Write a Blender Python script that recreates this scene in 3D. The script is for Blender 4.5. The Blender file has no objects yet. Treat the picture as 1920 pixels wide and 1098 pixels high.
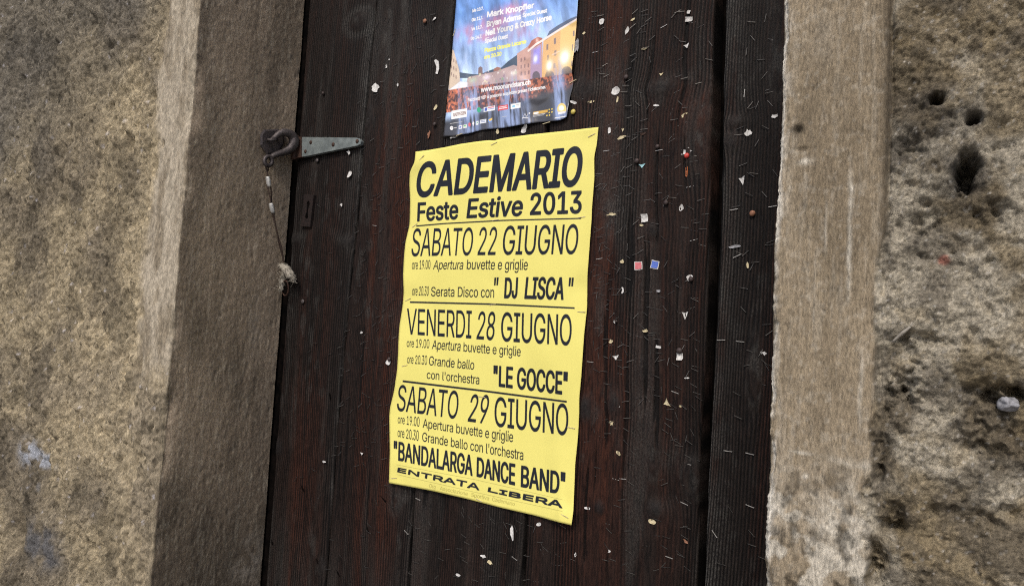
import bpy, math, random
import numpy as np
from mathutils import Vector, Matrix

random.seed(7)
R = math.radians
sc = bpy.context.scene

# ------------------------------------------------------------------ camera
EYE = 1.5                       # camera height above the ground
DIST = 0.736                    # camera distance to the plane of the door
F = 1270.0                      # focal length in photo pixels (1920 wide)
AX = np.array([0.83553034, 0.01513642, -0.54923578])    # world X seen by the camera (right, down, forward)
AY = np.array([0.54653405, 0.07985354, 0.83362099])
AZ = np.array([0.05647646, -0.99669168, 0.05844749])
cam_d = bpy.data.cameras.new('camera')
cam = bpy.data.objects.new('camera', cam_d)
sc.collection.objects.link(cam)
sc.camera = cam
cam_d.sensor_width = 36.0
cam_d.lens = 36.0 * F / 1920.0
cam_d.clip_start = 0.02
cam_d.clip_end = 500.0
cam.matrix_world = Matrix(((AX[0], -AX[1], -AX[2], 0.0),
                           (AY[0], -AY[1], -AY[2], -DIST),
                           (AZ[0], -AZ[1], -AZ[2], EYE),
                           (0, 0, 0, 1)))
cam_d.dof.use_dof = True
cam_d.dof.focus_distance = 0.80
cam_d.dof.aperture_fstop = 40.0

# ------------------------------------------------------------------ light
SUN_EL, SUN_AZ = R(46), R(11)          # azimuth measured from straight in front of the door, towards the left
sdir = Vector((math.sin(SUN_AZ) * math.cos(SUN_EL), -math.cos(SUN_AZ) * math.cos(SUN_EL), math.sin(SUN_EL)))
world = bpy.data.worlds.new('World')
sc.world = world
world.use_nodes = True
wn = world.node_tree.nodes
wl = world.node_tree.links
wn.clear()
sky = wn.new('ShaderNodeTexSky')
sky.sky_type = 'NISHITA'
sky.sun_disc = False
sky.sun_elevation = SUN_EL
sky.sun_rotation = math.atan2(sdir.x, sdir.y)
sky.dust_density = 3.0
sky.air_density = 0.8
bg = wn.new('ShaderNodeBackground')
bg.inputs['Strength'].default_value = 0.118
wo = wn.new('ShaderNodeOutputWorld')
wl.new(sky.outputs[0], bg.inputs['Color'])
wl.new(bg.outputs[0], wo.inputs['Surface'])
sun_d = bpy.data.lights.new('sun', 'SUN')
sun_d.energy = 1.5
sun_d.angle = R(11)
sun_d.color = (1.0, 0.94, 0.86)
sun = bpy.data.objects.new('sun', sun_d)
sun.rotation_euler = sdir.to_track_quat('Z', 'Y').to_euler()
sun.location = (0, -3, 5)
sc.collection.objects.link(sun)
sc.view_settings.view_transform = 'Standard'
sc.view_settings.look = 'None'
sc.view_settings.gamma = 1.0
sc.view_settings.use_curve_mapping = False
sc.view_settings.exposure = 0.38
sc.render.engine = 'CYCLES'
sc.cycles.use_denoising = False       # the denoiser smears the sand and wood grain
sc.cycles.filter_width = 1.1
sc.cycles.max_bounces = 5

# ------------------------------------------------------------------ helpers
def ray(px, py):
    r = np.array([px - 960.0, py - 549.0, F])
    return np.array([r @ AX, r @ AY, r @ AZ])

def at(px, py, Y=0.0):
    """point of the plane y = Y that the photo shows at a pixel"""
    w = ray(px, py)
    t = (DIST + Y) / w[1]
    return np.array([w[0] * t, Y, w[2] * t + EYE])

def atx(px, py, X):
    w = ray(px, py)
    t = X / w[0]
    return np.array([X, w[1] * t - DIST, w[2] * t + EYE])

def empty(name, loc, label, cat, group=None):
    o = bpy.data.objects.new(name, None)
    o.empty_display_size = 0.02
    o.location = loc
    sc.collection.objects.link(o)
    o['label'] = label
    o['category'] = cat
    if group:
        o['group'] = group
    return o

def tag(o, label, cat, group=None):
    o['label'] = label
    o['category'] = cat
    if group:
        o['group'] = group
    return o

PLOC = {}
def link(name, me, parent=None, loc=None):
    """link a mesh given in world coordinates; origin moved to loc"""
    o = bpy.data.objects.new(name, me)
    sc.collection.objects.link(o)
    if loc is not None:
        me.transform(Matrix.Translation(-Vector(loc)))
        o.location = loc
    if parent is not None:
        o.parent = parent
        pl = world_loc(parent)
        o.location = Vector(o.location) - pl
    return o

def world_loc(o):
    v = Vector(o.location)
    while o.parent is not None:
        o = o.parent
        v = v + Vector(o.location)
    return v

def mesh_np(name, V, Fq, mat, smooth=True, attrs=None, cols=None):
    V = np.asarray(V, dtype=np.float32).reshape(-1, 3)
    me = bpy.data.meshes.new(name)
    Fq = np.asarray(Fq, dtype=np.int32)
    n, k = Fq.shape
    me.vertices.add(len(V))
    me.vertices.foreach_set('co', V.ravel())
    me.loops.add(n * k)
    me.loops.foreach_set('vertex_index', Fq.ravel())
    me.polygons.add(n)
    me.polygons.foreach_set('loop_start', np.arange(0, n * k, k, dtype=np.int32))
    me.polygons.foreach_set('loop_total', np.full(n, k, dtype=np.int32))
    me.update(calc_edges=True)
    me.polygons.foreach_set('use_smooth', np.full(n, smooth, dtype=bool))
    if attrs:
        for a, d in attrs.items():
            at_ = me.attributes.new(a, 'FLOAT', 'POINT')
            at_.data.foreach_set('value', np.asarray(d, dtype=np.float32).ravel())
    if cols is not None:
        c = np.ones((len(V), 4), dtype=np.float32)
        c[:, :3] = np.asarray(cols).reshape(-1, 3)
        ca = me.color_attributes.new('tint', 'FLOAT_COLOR', 'POINT')
        ca.data.foreach_set('color', c.ravel())
    me.materials.append(mat)
    me.update()
    return me

def grid_faces(nu, nv, flip=False):
    i = np.arange(nu * nv).reshape(nv, nu)
    a, b, c, d = i[:-1, :-1], i[:-1, 1:], i[1:, 1:], i[1:, :-1]
    q = np.stack([a, b, c, d], -1) if not flip else np.stack([a, d, c, b], -1)
    return q.reshape(-1, 4)

def mesh_py(name, verts, faces, mat, smooth=False):
    me = bpy.data.meshes.new(name)
    me.from_pydata([tuple(map(float, v)) for v in verts], [], faces)
    me.materials.append(mat)
    if smooth:
        for p in me.polygons:
            p.use_smooth = True
    me.update()
    return me

def box_vf(x0, x1, y0, y1, z0, z1):
    v = [(x0, y0, z0), (x1, y0, z0), (x1, y1, z0), (x0, y1, z0), (x0, y0, z1), (x1, y0, z1), (x1, y1, z1), (x0, y1, z1)]
    f = [(0, 3, 2, 1), (4, 5, 6, 7), (0, 1, 5, 4), (1, 2, 6, 5), (2, 3, 7, 6), (3, 0, 4, 7)]
    return v, f

def catmull(P, n=6):
    P = [np.array(p, float) for p in P]
    P = [2 * P[0] - P[1]] + P + [2 * P[-1] - P[-2]]
    out = []
    for i in range(1, len(P) - 2):
        for k in range(n):
            t = k / n
            a, b, c, d = P[i - 1], P[i], P[i + 1], P[i + 2]
            out.append(0.5 * ((2 * b) + (c - a) * t + (2 * a - 5 * b + 4 * c - d) * t * t + (3 * b - a - 3 * c + d) * t ** 3))
    out.append(P[-2])
    return np.array(out)

def tube_vf(P, rad, sides=8, closed=False, flat=1.0, base=0):
    """sweep a circle along the points P; rad is a number or a list"""
    P = np.asarray(P, float)
    n = len(P)
    rad = np.full(n, rad) if np.isscalar(rad) else np.interp(np.linspace(0, 1, n), np.linspace(0, 1, len(rad)), rad)
    up = np.array([0.13, -0.97, 0.2])
    V, Fc = [], []
    for i in range(n):
        if closed:
            t = P[(i + 1) % n] - P[i - 1]
        else:
            t = P[min(i + 1, n - 1)] - P[max(i - 1, 0)]
        t = t / (np.linalg.norm(t) + 1e-9)
        a = np.cross(t, up); a /= (np.linalg.norm(a) + 1e-9)
        b = np.cross(a, t)
        for k in range(sides):
            g = 2 * math.pi * k / sides
            V.append(P[i] + rad[i] * (math.cos(g) * a + flat * math.sin(g) * b))
    m = n if closed else n - 1
    for i in range(m):
        j = (i + 1) % n
        for k in range(sides):
            k2 = (k + 1) % sides
            Fc.append((base + i * sides + k, base + j * sides + k, base + j * sides + k2, base + i * sides + k2))
    if not closed:
        Fc.append(tuple(base + k for k in range(sides)))
        Fc.append(tuple(base + (n - 1) * sides + k for k in reversed(range(sides))))
    return V, Fc

def merge(parts):
    V, Fc = [], []
    for v, f in parts:
        b = len(V)
        V += list(v)
        Fc += [tuple(i + b for i in q) for q in f]
    return V, Fc

# ---- noise on arrays
def _lat(seed, n=256):
    return np.random.RandomState(seed).rand(n, n)

_LC = {}
def vnoise(x, y, seed):
    if seed not in _LC:
        _LC[seed] = _lat(seed)
    L = _LC[seed]
    xi = np.floor(x).astype(int); yi = np.floor(y).astype(int)
    fx = x - xi; fy = y - yi
    fx = fx * fx * fx * (fx * (fx * 6 - 15) + 10); fy = fy * fy * fy * (fy * (fy * 6 - 15) + 10)
    a = L[yi & 255, xi & 255]; b = L[yi & 255, (xi + 1) & 255]
    c = L[(yi + 1) & 255, xi & 255]; d = L[(yi + 1) & 255, (xi + 1) & 255]
    return (a * (1 - fx) + b * fx) * (1 - fy) + (c * (1 - fx) + d * fx) * fy - 0.5

def fbm(x, y, seed, octv=4, gain=0.5):
    s = 0; a = 1.0
    for o in range(octv):
        ang = 0.6 * o + 0.3
        xr = x * math.cos(ang) - y * math.sin(ang) + 17.3 * o
        yr = x * math.sin(ang) + y * math.cos(ang) + 5.1 * o
        s = s + a * vnoise(xr, yr, seed + o)
        a *= gain; x = x * 2.03; y = y * 2.03
    return s

def worley(x, y, seed):
    rs = np.random.RandomState(seed)
    JX = rs.rand(128, 128); JY = rs.rand(128, 128); JR = rs.rand(128, 128)
    xi = np.floor(x).astype(int); yi = np.floor(y).astype(int)
    best = np.full(x.shape, 9.0); bid = np.zeros(x.shape)
    for dx in (-1, 0, 1):
        for dy in (-1, 0, 1):
            cx = xi + dx; cy = yi + dy
            j = (cy & 127, cx & 127)
            d = np.hypot(cx + JX[j] - x, cy + JY[j] - y)
            m = d < best
            best = np.where(m, d, best); bid = np.where(m, JR[j], bid)
    return best, bid

def sstep(a, b, x):
    t = np.clip((x - a) / (b - a), 0, 1)
    return t * t * (3 - 2 * t)

def blob(x, z, c, rx, rz, p=1.0):
    return np.exp(-(((x - c[0]) / rx) ** 2 + ((z - c[2]) / rz) ** 2) ** p)

# ------------------------------------------------------------------ materials
def new_mat(name):
    m = bpy.data.materials.new(name)
    m.use_nodes = True
    nt = m.node_tree
    nt.nodes.clear()
    out = nt.nodes.new('ShaderNodeOutputMaterial')
    b = nt.nodes.new('ShaderNodeBsdfPrincipled')
    nt.links.new(b.outputs[0], out.inputs['Surface'])
    return m, nt, b

def N(nt, t, **kw):
    n = nt.nodes.new(t)
    for k, v in kw.items():
        if hasattr(n, k):
            setattr(n, k, v)
        else:
            n.inputs[k].default_value = v
    return n

def mixc(nt, fac, a, b, blend='MIX'):
    m = nt.nodes.new('ShaderNodeMix')
    m.data_type = 'RGBA'
    m.blend_type = blend
    for sock, v in ((m.inputs[0], fac), (m.inputs[6], a), (m.inputs[7], b)):
        if hasattr(v, 'node'):
            nt.links.new(v, sock)
        elif isinstance(v, tuple):
            sock.default_value = v + (1.0,) if len(v) == 3 else v
        else:
            sock.default_value = v
    return m.outputs[2]

def ramp(nt, src, a, b, lo=0.0, hi=1.0):
    m = nt.nodes.new('ShaderNodeMapRange')
    nt.links.new(src, m.inputs[0])
    m.inputs[1].default_value = a; m.inputs[2].default_value = b
    m.inputs[3].default_value = lo; m.inputs[4].default_value = hi
    return m.outputs[0]

def noise(nt, scale, detail=4, stretch=(1, 1, 1), rough=0.6):
    geo = nt.nodes.new('ShaderNodeNewGeometry')
    mp = nt.nodes.new('ShaderNodeMapping')
    mp.inputs['Scale'].default_value = stretch
    nt.links.new(geo.outputs['Position'], mp.inputs['Vector'])
    n = nt.nodes.new('ShaderNodeTexNoise')
    n.inputs['Scale'].default_value = scale
    n.inputs['Detail'].default_value = detail
    n.inputs['Roughness'].default_value = rough
    nt.links.new(mp.outputs[0], n.inputs['Vector'])
    return n.outputs['Fac']

def bump(nt, bsdf, h, strength, dist):
    b = nt.nodes.new('ShaderNodeBump')
    b.inputs['Strength'].default_value = strength
    b.inputs['Distance'].default_value = dist
    nt.links.new(h, b.inputs['Height'])
    nt.links.new(b.outputs[0], bsdf.inputs['Normal'])

def attr(nt, name):
    a = nt.nodes.new('ShaderNodeAttribute')
    a.attribute_name = name
    return a

# weathered plaster: broad tints come with the surface, grain and sand from noise
def plaster_mat(name, fine, stretch=(1, 1, 1), bumpd=0.0012, speck=0.35):
    m, nt, b = new_mat(name)
    col = attr(nt, 'tint').outputs['Color']
    n1 = noise(nt, fine, 5, stretch, 0.65)
    n2 = noise(nt, fine * 3.3, 3, stretch, 0.6)
    v = ramp(nt, n1, 0.25, 0.75, 1 - speck, 1 + speck)
    v2 = ramp(nt, n2, 0.3, 0.7, 0.82, 1.18)
    mm = nt.nodes.new('ShaderNodeMath'); mm.operation = 'MULTIPLY'
    nt.links.new(v, mm.inputs[0]); nt.links.new(v2, mm.inputs[1])
    vm = nt.nodes.new('ShaderNodeVectorMath'); vm.operation = 'SCALE'
    nt.links.new(col, vm.inputs[0]); nt.links.new(mm.outputs[0], vm.inputs['Scale'])
    nt.links.new(vm.outputs[0], b.inputs['Base Color'])
    b.inputs['Roughness'].default_value = 0.92
    b.inputs['Specular IOR Level'].default_value = 0.25
    ad = nt.nodes.new('ShaderNodeMath'); ad.operation = 'ADD'
    nt.links.new(n1, ad.inputs[0]); nt.links.new(n2, ad.inputs[1])
    bump(nt, b, ad.outputs[0], 0.8, bumpd)
    return m

M = {}
M['rough'] = plaster_mat('rough_plaster', 300, bumpd=0.0030, speck=0.55)
M['near'] = plaster_mat('pitted_plaster', 520, bumpd=0.0013, speck=0.58)
M['border'] = plaster_mat('border_plaster', 620, (1, 1, 0.30), 0.0009, 0.55)
M['reveal'] = plaster_mat('reveal_plaster', 460, (1, 1, 0.6), 0.0011, 0.5)

def wood_mat():
    m, nt, b = new_mat('weathered_dark_wood')
    ridge = attr(nt, 'ridge').outputs['Fac']
    red = attr(nt, 'red').outputs['Fac']
    grey = attr(nt, 'grey').outputs['Fac']
    knot = attr(nt, 'knot').outputs['Fac']
    fine = noise(nt, 900, 3, (1, 1, 0.05), 0.7)
    fine2 = noise(nt, 330, 6, (1, 1, 0.16), 0.75)
    speck = noise(nt, 700, 4, (1, 1, 0.6), 0.8)
    brown = mixc(nt, ramp(nt, fine2, 0.36, 0.66), (0.0042, 0.0034, 0.0031), (0.0215, 0.0150, 0.0126))
    redc = mixc(nt, ramp(nt, fine2, 0.35, 0.72), (0.012, 0.0046, 0.0034), (0.074, 0.0240, 0.0130))
    c = mixc(nt, red, brown, redc)
    greyc = mixc(nt, ramp(nt, speck, 0.4, 0.7), (0.012, 0.0115, 0.0115), (0.115, 0.108, 0.097))
    c = mixc(nt, grey, c, greyc)
    c = mixc(nt, knot, c, (0.013, 0.0115, 0.0115))
    c = mixc(nt, ramp(nt, ridge, 0.1, 0.80, 0.95, 0.0), c, (0.0020, 0.0016, 0.0016))
    nt.links.new(c, b.inputs['Base Color'])
    rr = ramp(nt, fine2, 0.3, 0.7, 0.50, 0.75)
    nt.links.new(rr, b.inputs['Roughness'])
    b.inputs['Specular IOR Level'].default_value = 0.16
    fs = nt.nodes.new('ShaderNodeMath'); fs.operation = 'ADD'
    nt.links.new(fine, fs.inputs[0]); nt.links.new(fine2, fs.inputs[1])
    bump(nt, b, fs.outputs[0], 0.75, 0.0012)
    return m
M['wood'] = wood_mat()

def simple_mat(name, ca, cb, scale=300, rough=0.6, metal=0.0, bumpd=0.0003, spec=0.5, lo=0.35, hi=0.65, stretch=(1, 1, 1)):
    m, nt, b = new_mat(name)
    n = noise(nt, scale, 4, stretch)
    nt.links.new(mixc(nt, ramp(nt, n, lo, hi), ca, cb), b.inputs['Base Color'])
    b.inputs['Roughness'].default_value = rough
    b.inputs['Metallic'].default_value = metal
    b.inputs['Specular IOR Level'].default_value = spec
    if bumpd:
        bump(nt, b, n, 0.6, bumpd)
    return m

M['dark'] = simple_mat('shade_black', (0.0015, 0.0015, 0.0015), (0.006, 0.0045, 0.004), 60, 0.95, spec=0.02)  # near-black colour standing in for the darkness of gaps and hollows
M['zinc'] = simple_mat('galvanised_steel', (0.15, 0.175, 0.175), (0.24, 0.275, 0.27), 90, 0.48, 0.35, 0.0002)
M['iron'] = simple_mat('forged_iron', (0.045, 0.040, 0.040), (0.12, 0.10, 0.098), 420, 0.55, 0.5, 0.0008)
M['rust'] = simple_mat('rusty_iron', (0.022, 0.012, 0.009), (0.085, 0.040, 0.024), 500, 0.75, 0.25, 0.0006)
M['plate'] = simple_mat('rust_brown_plate', (0.010, 0.007, 0.0065), (0.024, 0.014, 0.0125), 260, 0.6, 0.3, 0.0003)
M['ferrule'] = simple_mat('crimped_aluminium', (0.30, 0.30, 0.29), (0.62, 0.62, 0.60), 400, 0.5, 0.3, 0.0003)
M['wire'] = simple_mat('old_steel_wire', (0.022, 0.014, 0.011), (0.075, 0.046, 0.034), 700, 0.6, 0.3, 0.0004)
M['fibre'] = simple_mat('frayed_pale_rope', (0.14, 0.125, 0.10), (0.42, 0.385, 0.32), 300, 0.95, 0.0, 0)
M['staple_dark'] = simple_mat('dark_staple_wire', (0.035, 0.033, 0.032), (0.10, 0.095, 0.09), 300, 0.5, 0.6, 0)
M['staple_mid'] = simple_mat('dull_staple_wire', (0.075, 0.071, 0.066), (0.15, 0.142, 0.13), 300, 0.45, 0.6, 0)
M['staple_light'] = simple_mat('bright_staple_wire', (0.28, 0.27, 0.25), (0.52, 0.50, 0.47), 300, 0.4, 0.4, 0)
M['paper_white'] = simple_mat('torn_white_paper', (0.42, 0.41, 0.39), (0.76, 0.75, 0.73), 350, 0.85, 0, 0.0003)
M['paper_cream'] = simple_mat('torn_cream_paper', (0.42, 0.35, 0.20), (0.66, 0.58, 0.38), 350, 0.85, 0, 0.0003)
M['paper_grey'] = simple_mat('torn_grey_paper', (0.16, 0.16, 0.17), (0.34, 0.34, 0.36), 350, 0.85, 0, 0.0003)
M['pink'] = simple_mat('faded_pink_paper', (0.55, 0.14, 0.16), (0.68, 0.22, 0.24), 350, 0.8, 0, 0.0002)
M['blue'] = simple_mat('faded_blue_paper', (0.07, 0.13, 0.48), (0.12, 0.20, 0.62), 350, 0.8, 0, 0.0002)
M['lightblue'] = simple_mat('pale_blue_paper', (0.25, 0.50, 0.55), (0.40, 0.62, 0.66), 350, 0.8, 0, 0.0002)
M['orange'] = simple_mat('orange_plastic', (0.36, 0.09, 0.02), (0.50, 0.15, 0.04), 350, 0.6, 0, 0.0002)
M['pin_brown'] = simple_mat('rusted_pin_head', (0.030, 0.020, 0.018), (0.062, 0.042, 0.040), 500, 0.6, 0.2, 0.0002)
M['pin_red'] = simple_mat('red_pin_head', (0.45, 0.035, 0.03), (0.58, 0.07, 0.05), 300, 0.4, 0, 0)
M['pin_yellow'] = simple_mat('yellow_pin_head', (0.45, 0.36, 0.06), (0.58, 0.48, 0.12), 300, 0.45, 0, 0)
M['pin_rust'] = simple_mat('orange_rust_pin_head', (0.14, 0.055, 0.03), (0.40, 0.20, 0.12), 900, 0.7, 0.2, 0.0003)
M['bead'] = simple_mat('pale_plastic_lump', (0.50, 0.50, 0.52), (0.70, 0.70, 0.74), 120, 0.4, 0, 0.0004)
M['ground'] = simple_mat('grey_paving', (0.16, 0.15, 0.14), (0.28, 0.265, 0.245), 12, 0.9, 0, 0.004)
M['stone_edge'] = simple_mat('pale_stone_sliver', (0.20, 0.18, 0.15), (0.34, 0.31, 0.26), 260, 0.8, 0, 0.0006)

# ------------------------------------------------------------------ setting: ground
gx = np.array([-60, -8, -3, 0, 3, 8, 60.0]); gy = np.array([-60, -8, -3, -0.6, 0.3, 8.0])
GX, GY = np.meshgrid(gx, gy)
me = mesh_np('ground', np.stack([GX, GY, np.zeros_like(GX)], -1), grid_faces(len(gx), len(gy)), M['ground'], False)
g = link('ground', me)
g['kind'] = 'structure'

# ------------------------------------------------------------------ walls
WY = -0.185                      # face of the walls, in front of the door
XL = -0.948                      # left reveal
XR = -0.1195                     # right reveal

def spaced(parts):
    out = []
    for a, b, st in parts:
        n = max(1, int(round((b - a) / st)))
        out.append(np.linspace(a, b, n, endpoint=False))
    out.append(np.array([parts[-1][1]]))
    return np.concatenate(out)

def wall_strip(name, U, Z, path, disp, tint, mat, parent, nsign):
    """U: distance along the profile; path(u) -> x, y, nx, ny"""
    UU, ZZ = np.meshgrid(U, Z)
    x, y, nx, ny = path(UU)
    h, hx, hy = disp(UU, ZZ, x, y)
    V = np.stack([x + nx * h + hx, y + ny * h + hy, ZZ], -1)
    c = tint(UU, ZZ, x, y, h)
    me = mesh_np(name, V, grid_faces(len(U), len(Z), nsign < 0), mat, True, None, c)
    return link(name, me, parent)

def mixn(a, b, t):
    return np.asarray(a) * (1 - t[..., None]) + np.asarray(b) * t[..., None]

# ---------- left wall.  u runs from far left (0) to the arris (UA) and round into the reveal
X_FAR = -4.0
UA = XL - X_FAR
def path_left(u):
    r = 0.003
    x = np.where(u < UA, X_FAR + u, XL)
    y = np.where(u < UA, WY, WY + (u - UA))
    t = np.clip((u - (UA - r)) / (2 * r), 0, 1) * math.pi / 2
    on = (u > UA - r) & (u < UA + r)
    x = np.where(on, XL - r + r * np.sin(t), x)
    y = np.where(on, WY + r - r * np.cos(t), y)
    return x, y, np.sin(t), -np.cos(t)

zb_end = at(290, 690, WY)[2]
def rough_mask_left(u, z):
    """1 = coarse plaster, 0 = smooth border band"""
    edge = UA - 0.086 + 0.022 * fbm(z * 9, z * 0 + 3.3, 11, 3) + 0.010 * fbm(z * 60, u * 60, 12, 3)
    m = 1 - sstep(-0.010, 0.010, u - edge)
    low = 1 - sstep(zb_end - 0.05, zb_end + 0.03, z + 0.05 * fbm(u * 25, z * 25, 13, 3))
    return np.maximum(m, low)

hole_l = [(243, 267, .010, .014, .012), (32, 1000, .030, .040, .03), (148, 254 + 548, .006, .016, .010), (165, 660, .010, .02, .006),
          (240, 752, .008, .020, .006), (90, 875, .010, .035, .010), (125, 685, .02, .03, .005), (178, 905, .012, .012, .006), (262, 690, .006, .02, .008),
          (247, 268 + 80, .004, .006, .006), (303, 269, .005, .006, .007), (288, 177, .004, .006, .006), (232, 660, .010, .02, .006), (95, 790, .03, .01, .005),
          (241, 690, .004, .02, .008), (214, 86, .018, .008, .008), (60, 640, .04, .02, .006), (200, 640, .008, .012, .007)]
def disp_left(u, z, x, y):
    m = rough_mask_left(u, z) * sstep(UA + 0.006, UA - 0.012, u)
    ux = x * 1.0
    warp = 0.004 * fbm(ux * 70, z * 70, 20, 3)
    big = 0.010 * fbm(ux * 9, z * 9, 21, 3)
    mid = 0.0075 * fbm((ux + warp) * 75, (z + warp) * 55, 22, 5, 0.66)
    w, wid = worley((ux + warp) * 150, (z - warp) * 115, 23)
    pit = -0.0042 * (wid > 0.62) * sstep(0.40, 0.08, w)
    bmp = 0.0022 * (0.5 - w)
    h = m * (big + mid + pit + bmp + 0.002)
    sm = 0.0035 * fbm(x * 14 + y * 14, z * 7, 25, 3) + 0.0011 * fbm(x * 160 + y * 240, z * 170, 26, 4)
    w2, id2 = worley((x + y) * 60, z * 45, 27)
    sm = sm - 0.0012 * (id2 > 0.82) * sstep(0.35, 0.05, w2)
    h = h + (1 - m) * sm * np.where(u > UA, 0.6, 1.0)
    for a, b, rx, rz, dp in hole_l:
        h = h - dp * blob(x, z, at(a, b, WY), rx, rz, 1.6) * (u < UA)
    # worn arris: pieces broken away diagonally
    chip = 0.010 * np.clip(fbm(z * 16, z * 0 + 1.7, 31, 4) + 0.10, 0, 1) + 0.0022 * np.abs(fbm(z * 55, z * 0 + 9.1, 32, 3)) + 0.02 * np.clip(0.25 - np.abs(z - at(365, 130, WY)[2]) * 8, 0, 1) * 0.3
    fall = np.exp(-((u - UA) / 0.013) ** 2)
    return h, -chip * fall, chip * fall

def tint_left(u, z, x, y, h):
    m = rough_mask_left(u, z)
    a = (0.335, 0.278, 0.182); b = (0.205, 0.172, 0.122)
    big = sstep(-0.25, 0.35, fbm(x * 7, z * 7, 41, 4))
    w9, id9 = worley(x * 120, z * 75, 59)
    c = mixn(a, b, big)
    # vignette-like darkening high on the left, painted into the plaster colour
    g1 = sstep(0.15, 0.75, (-(x + 1.25)) * 1.1 + (z - 1.62) * 1.9 + 0.45 * fbm(x * 6, z * 6, 42, 4))
    c = mixn(c, (0.098, 0.090, 0.080), 0 * m) * 1.0 if False else c * (1 - 0.75 * g1[..., None]) + np.array((0.125, 0.115, 0.098)) * 0.75 * g1[..., None]
    w, wid = worley(x * 26, z * 22, 44)
    sp = (wid > 0.8) * sstep(0.45, 0.2, w) * sstep(-0.1, 0.3, fbm(x * 12, z * 12, 45, 2))
    c = c * (1 - 0.38 * sp[..., None])
    c = c * (1 - 0.72 * ((id9 > 0.80) * sstep(0.33, 0.12, w9) * sstep(-0.25, 0.15, fbm(x * 15, z * 15, 58, 2)))[..., None])
    patch = sstep(0.05, 0.42, fbm(x * 13 + 3, z * 10, 46, 5, 0.62))
    c = c * (1 - 0.34 * patch[..., None])
    grit = fbm(x * 260, z * 200, 49, 2)
    c = c * (1 + 0.75 * grit[..., None])
    pale, pid = worley(x * 85, z * 75, 50)
    c = mixn(np.array((0.34, 0.32, 0.29)), c, 1 - 0.8 * (pid > 0.965) * sstep(0.28, 0.12, pale)) if False else c + np.array((0.24, 0.24, 0.27)) * ((pid > 0.955) * sstep(0.25, 0.1, pale))[..., None]
    # exposed bluish lime and grey stones low on the left
    s1 = np.clip(blob(x, z, at(62, 850, WY), .045, .022, 1.3) * 1.2 + blob(x, z, at(90, 865, WY), .03, .012, 1.3) + blob(x, z, at(70, 885, WY), .018, .030, 1.4), 0, 1)
    s1 = s1 * sstep(-0.25, 0.1, fbm(x * 40, z * 40, 47, 3))
    c = mixn(np.array((0.0, 0.0, 0.0)), (0.38, 0.40, 0.44), s1) + c * (1 - s1[..., None])
    s2 = np.clip(blob(x, z, at(85, 1020, WY), .07, .035, 1.5) * (1.0 + fbm(x * 30, z * 30, 48, 3) * 2), 0, 0.9)
    c = c * (1 - s2[..., None]) + np.array((0.12, 0.12, 0.125)) * s2[..., None]
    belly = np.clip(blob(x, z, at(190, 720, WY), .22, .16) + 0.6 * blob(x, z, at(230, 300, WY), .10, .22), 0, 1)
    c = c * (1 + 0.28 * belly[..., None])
    # smooth border band
    bc = mixn((0.385, 0.335, 0.255), (0.235, 0.196, 0.140), sstep(-0.3, 0.45, fbm(x * 55, z * 22, 51, 5, 0.62)))
    bc = bc * (1 + 0.5 * fbm(x * 240, z * 120, 511, 2)[..., None])
    c = c * m[..., None] + bc * (1 - m[..., None])
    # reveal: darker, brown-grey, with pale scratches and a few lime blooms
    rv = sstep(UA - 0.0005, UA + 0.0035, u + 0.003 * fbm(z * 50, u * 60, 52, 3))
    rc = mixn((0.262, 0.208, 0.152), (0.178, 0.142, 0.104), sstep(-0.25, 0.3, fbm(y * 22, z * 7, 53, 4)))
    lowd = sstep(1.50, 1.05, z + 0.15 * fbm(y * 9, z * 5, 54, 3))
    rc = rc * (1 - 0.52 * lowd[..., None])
    scr = sstep(0.24, 0.40, fbm(y * 300, z * 30, 55, 3)) * 0.35 + sstep(0.20, 0.4, fbm(y * 330, z * 170, 551, 3)) * 0.4
    rc = rc + np.array((0.17, 0.16, 0.13)) * scr[..., None]
    pt = at(450, 1040, 0.0)
    bl = np.clip(blob(y, z, (atx(465, 1045, XL)[1], 0, atx(465, 1045, XL)[2]), .03, .035, 1.3) * (0.7 + 1.6 * fbm(y * 60, z * 60, 56, 3)), 0, 1)
    for q in ((401, 120, .004, .005), (440, 310, .010, .010), (385, 740, .006, .02), (430, 960, .01, .01), (480, 600, .012, .05)):
        p = atx(q[0], q[1], XL)
        bl = np.maximum(bl, 0.5 * blob(y, z, (p[1], 0, p[2]), q[2], q[3]) * (0.6 + 1.5 * fbm(y * 90, z * 90, 57, 3)))
    bl = np.clip(bl, 0, 1) * 0.8
    rc = rc * (1 - bl[..., None]) + np.array((0.27, 0.24, 0.20)) * bl[..., None]
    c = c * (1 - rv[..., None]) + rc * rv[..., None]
    return np.clip(c, 0.005, 0.9)

lw = empty('plastered_wall', (-1.2, WY, 0), 'rough ochre plastered wall with a dark smooth door reveal, left of the dark wooden door', 'wall')
ZL = spaced([(0.0, 0.75, 0.05), (0.75, 2.25, 0.0030), (2.25, 3.2, 0.06)])
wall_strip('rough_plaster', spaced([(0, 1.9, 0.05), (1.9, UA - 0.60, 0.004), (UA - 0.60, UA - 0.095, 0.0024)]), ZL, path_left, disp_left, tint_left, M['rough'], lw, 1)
wall_strip('smooth_border', spaced([(UA - 0.095, UA - 0.012, 0.0018), (UA - 0.012, UA + 0.001, 0.0012)]), ZL, path_left, disp_left, tint_left, M['border'], lw, 1)
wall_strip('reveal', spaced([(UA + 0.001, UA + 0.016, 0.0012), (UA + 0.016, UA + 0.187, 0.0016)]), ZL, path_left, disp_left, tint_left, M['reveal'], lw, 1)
v, f = box_vf(X_FAR, XL - 0.03, WY + 0.045, 0.30, 0, 3.2)
link('wall_core', mesh_py('wall_core', v, f, M['dark']), lw)

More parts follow.
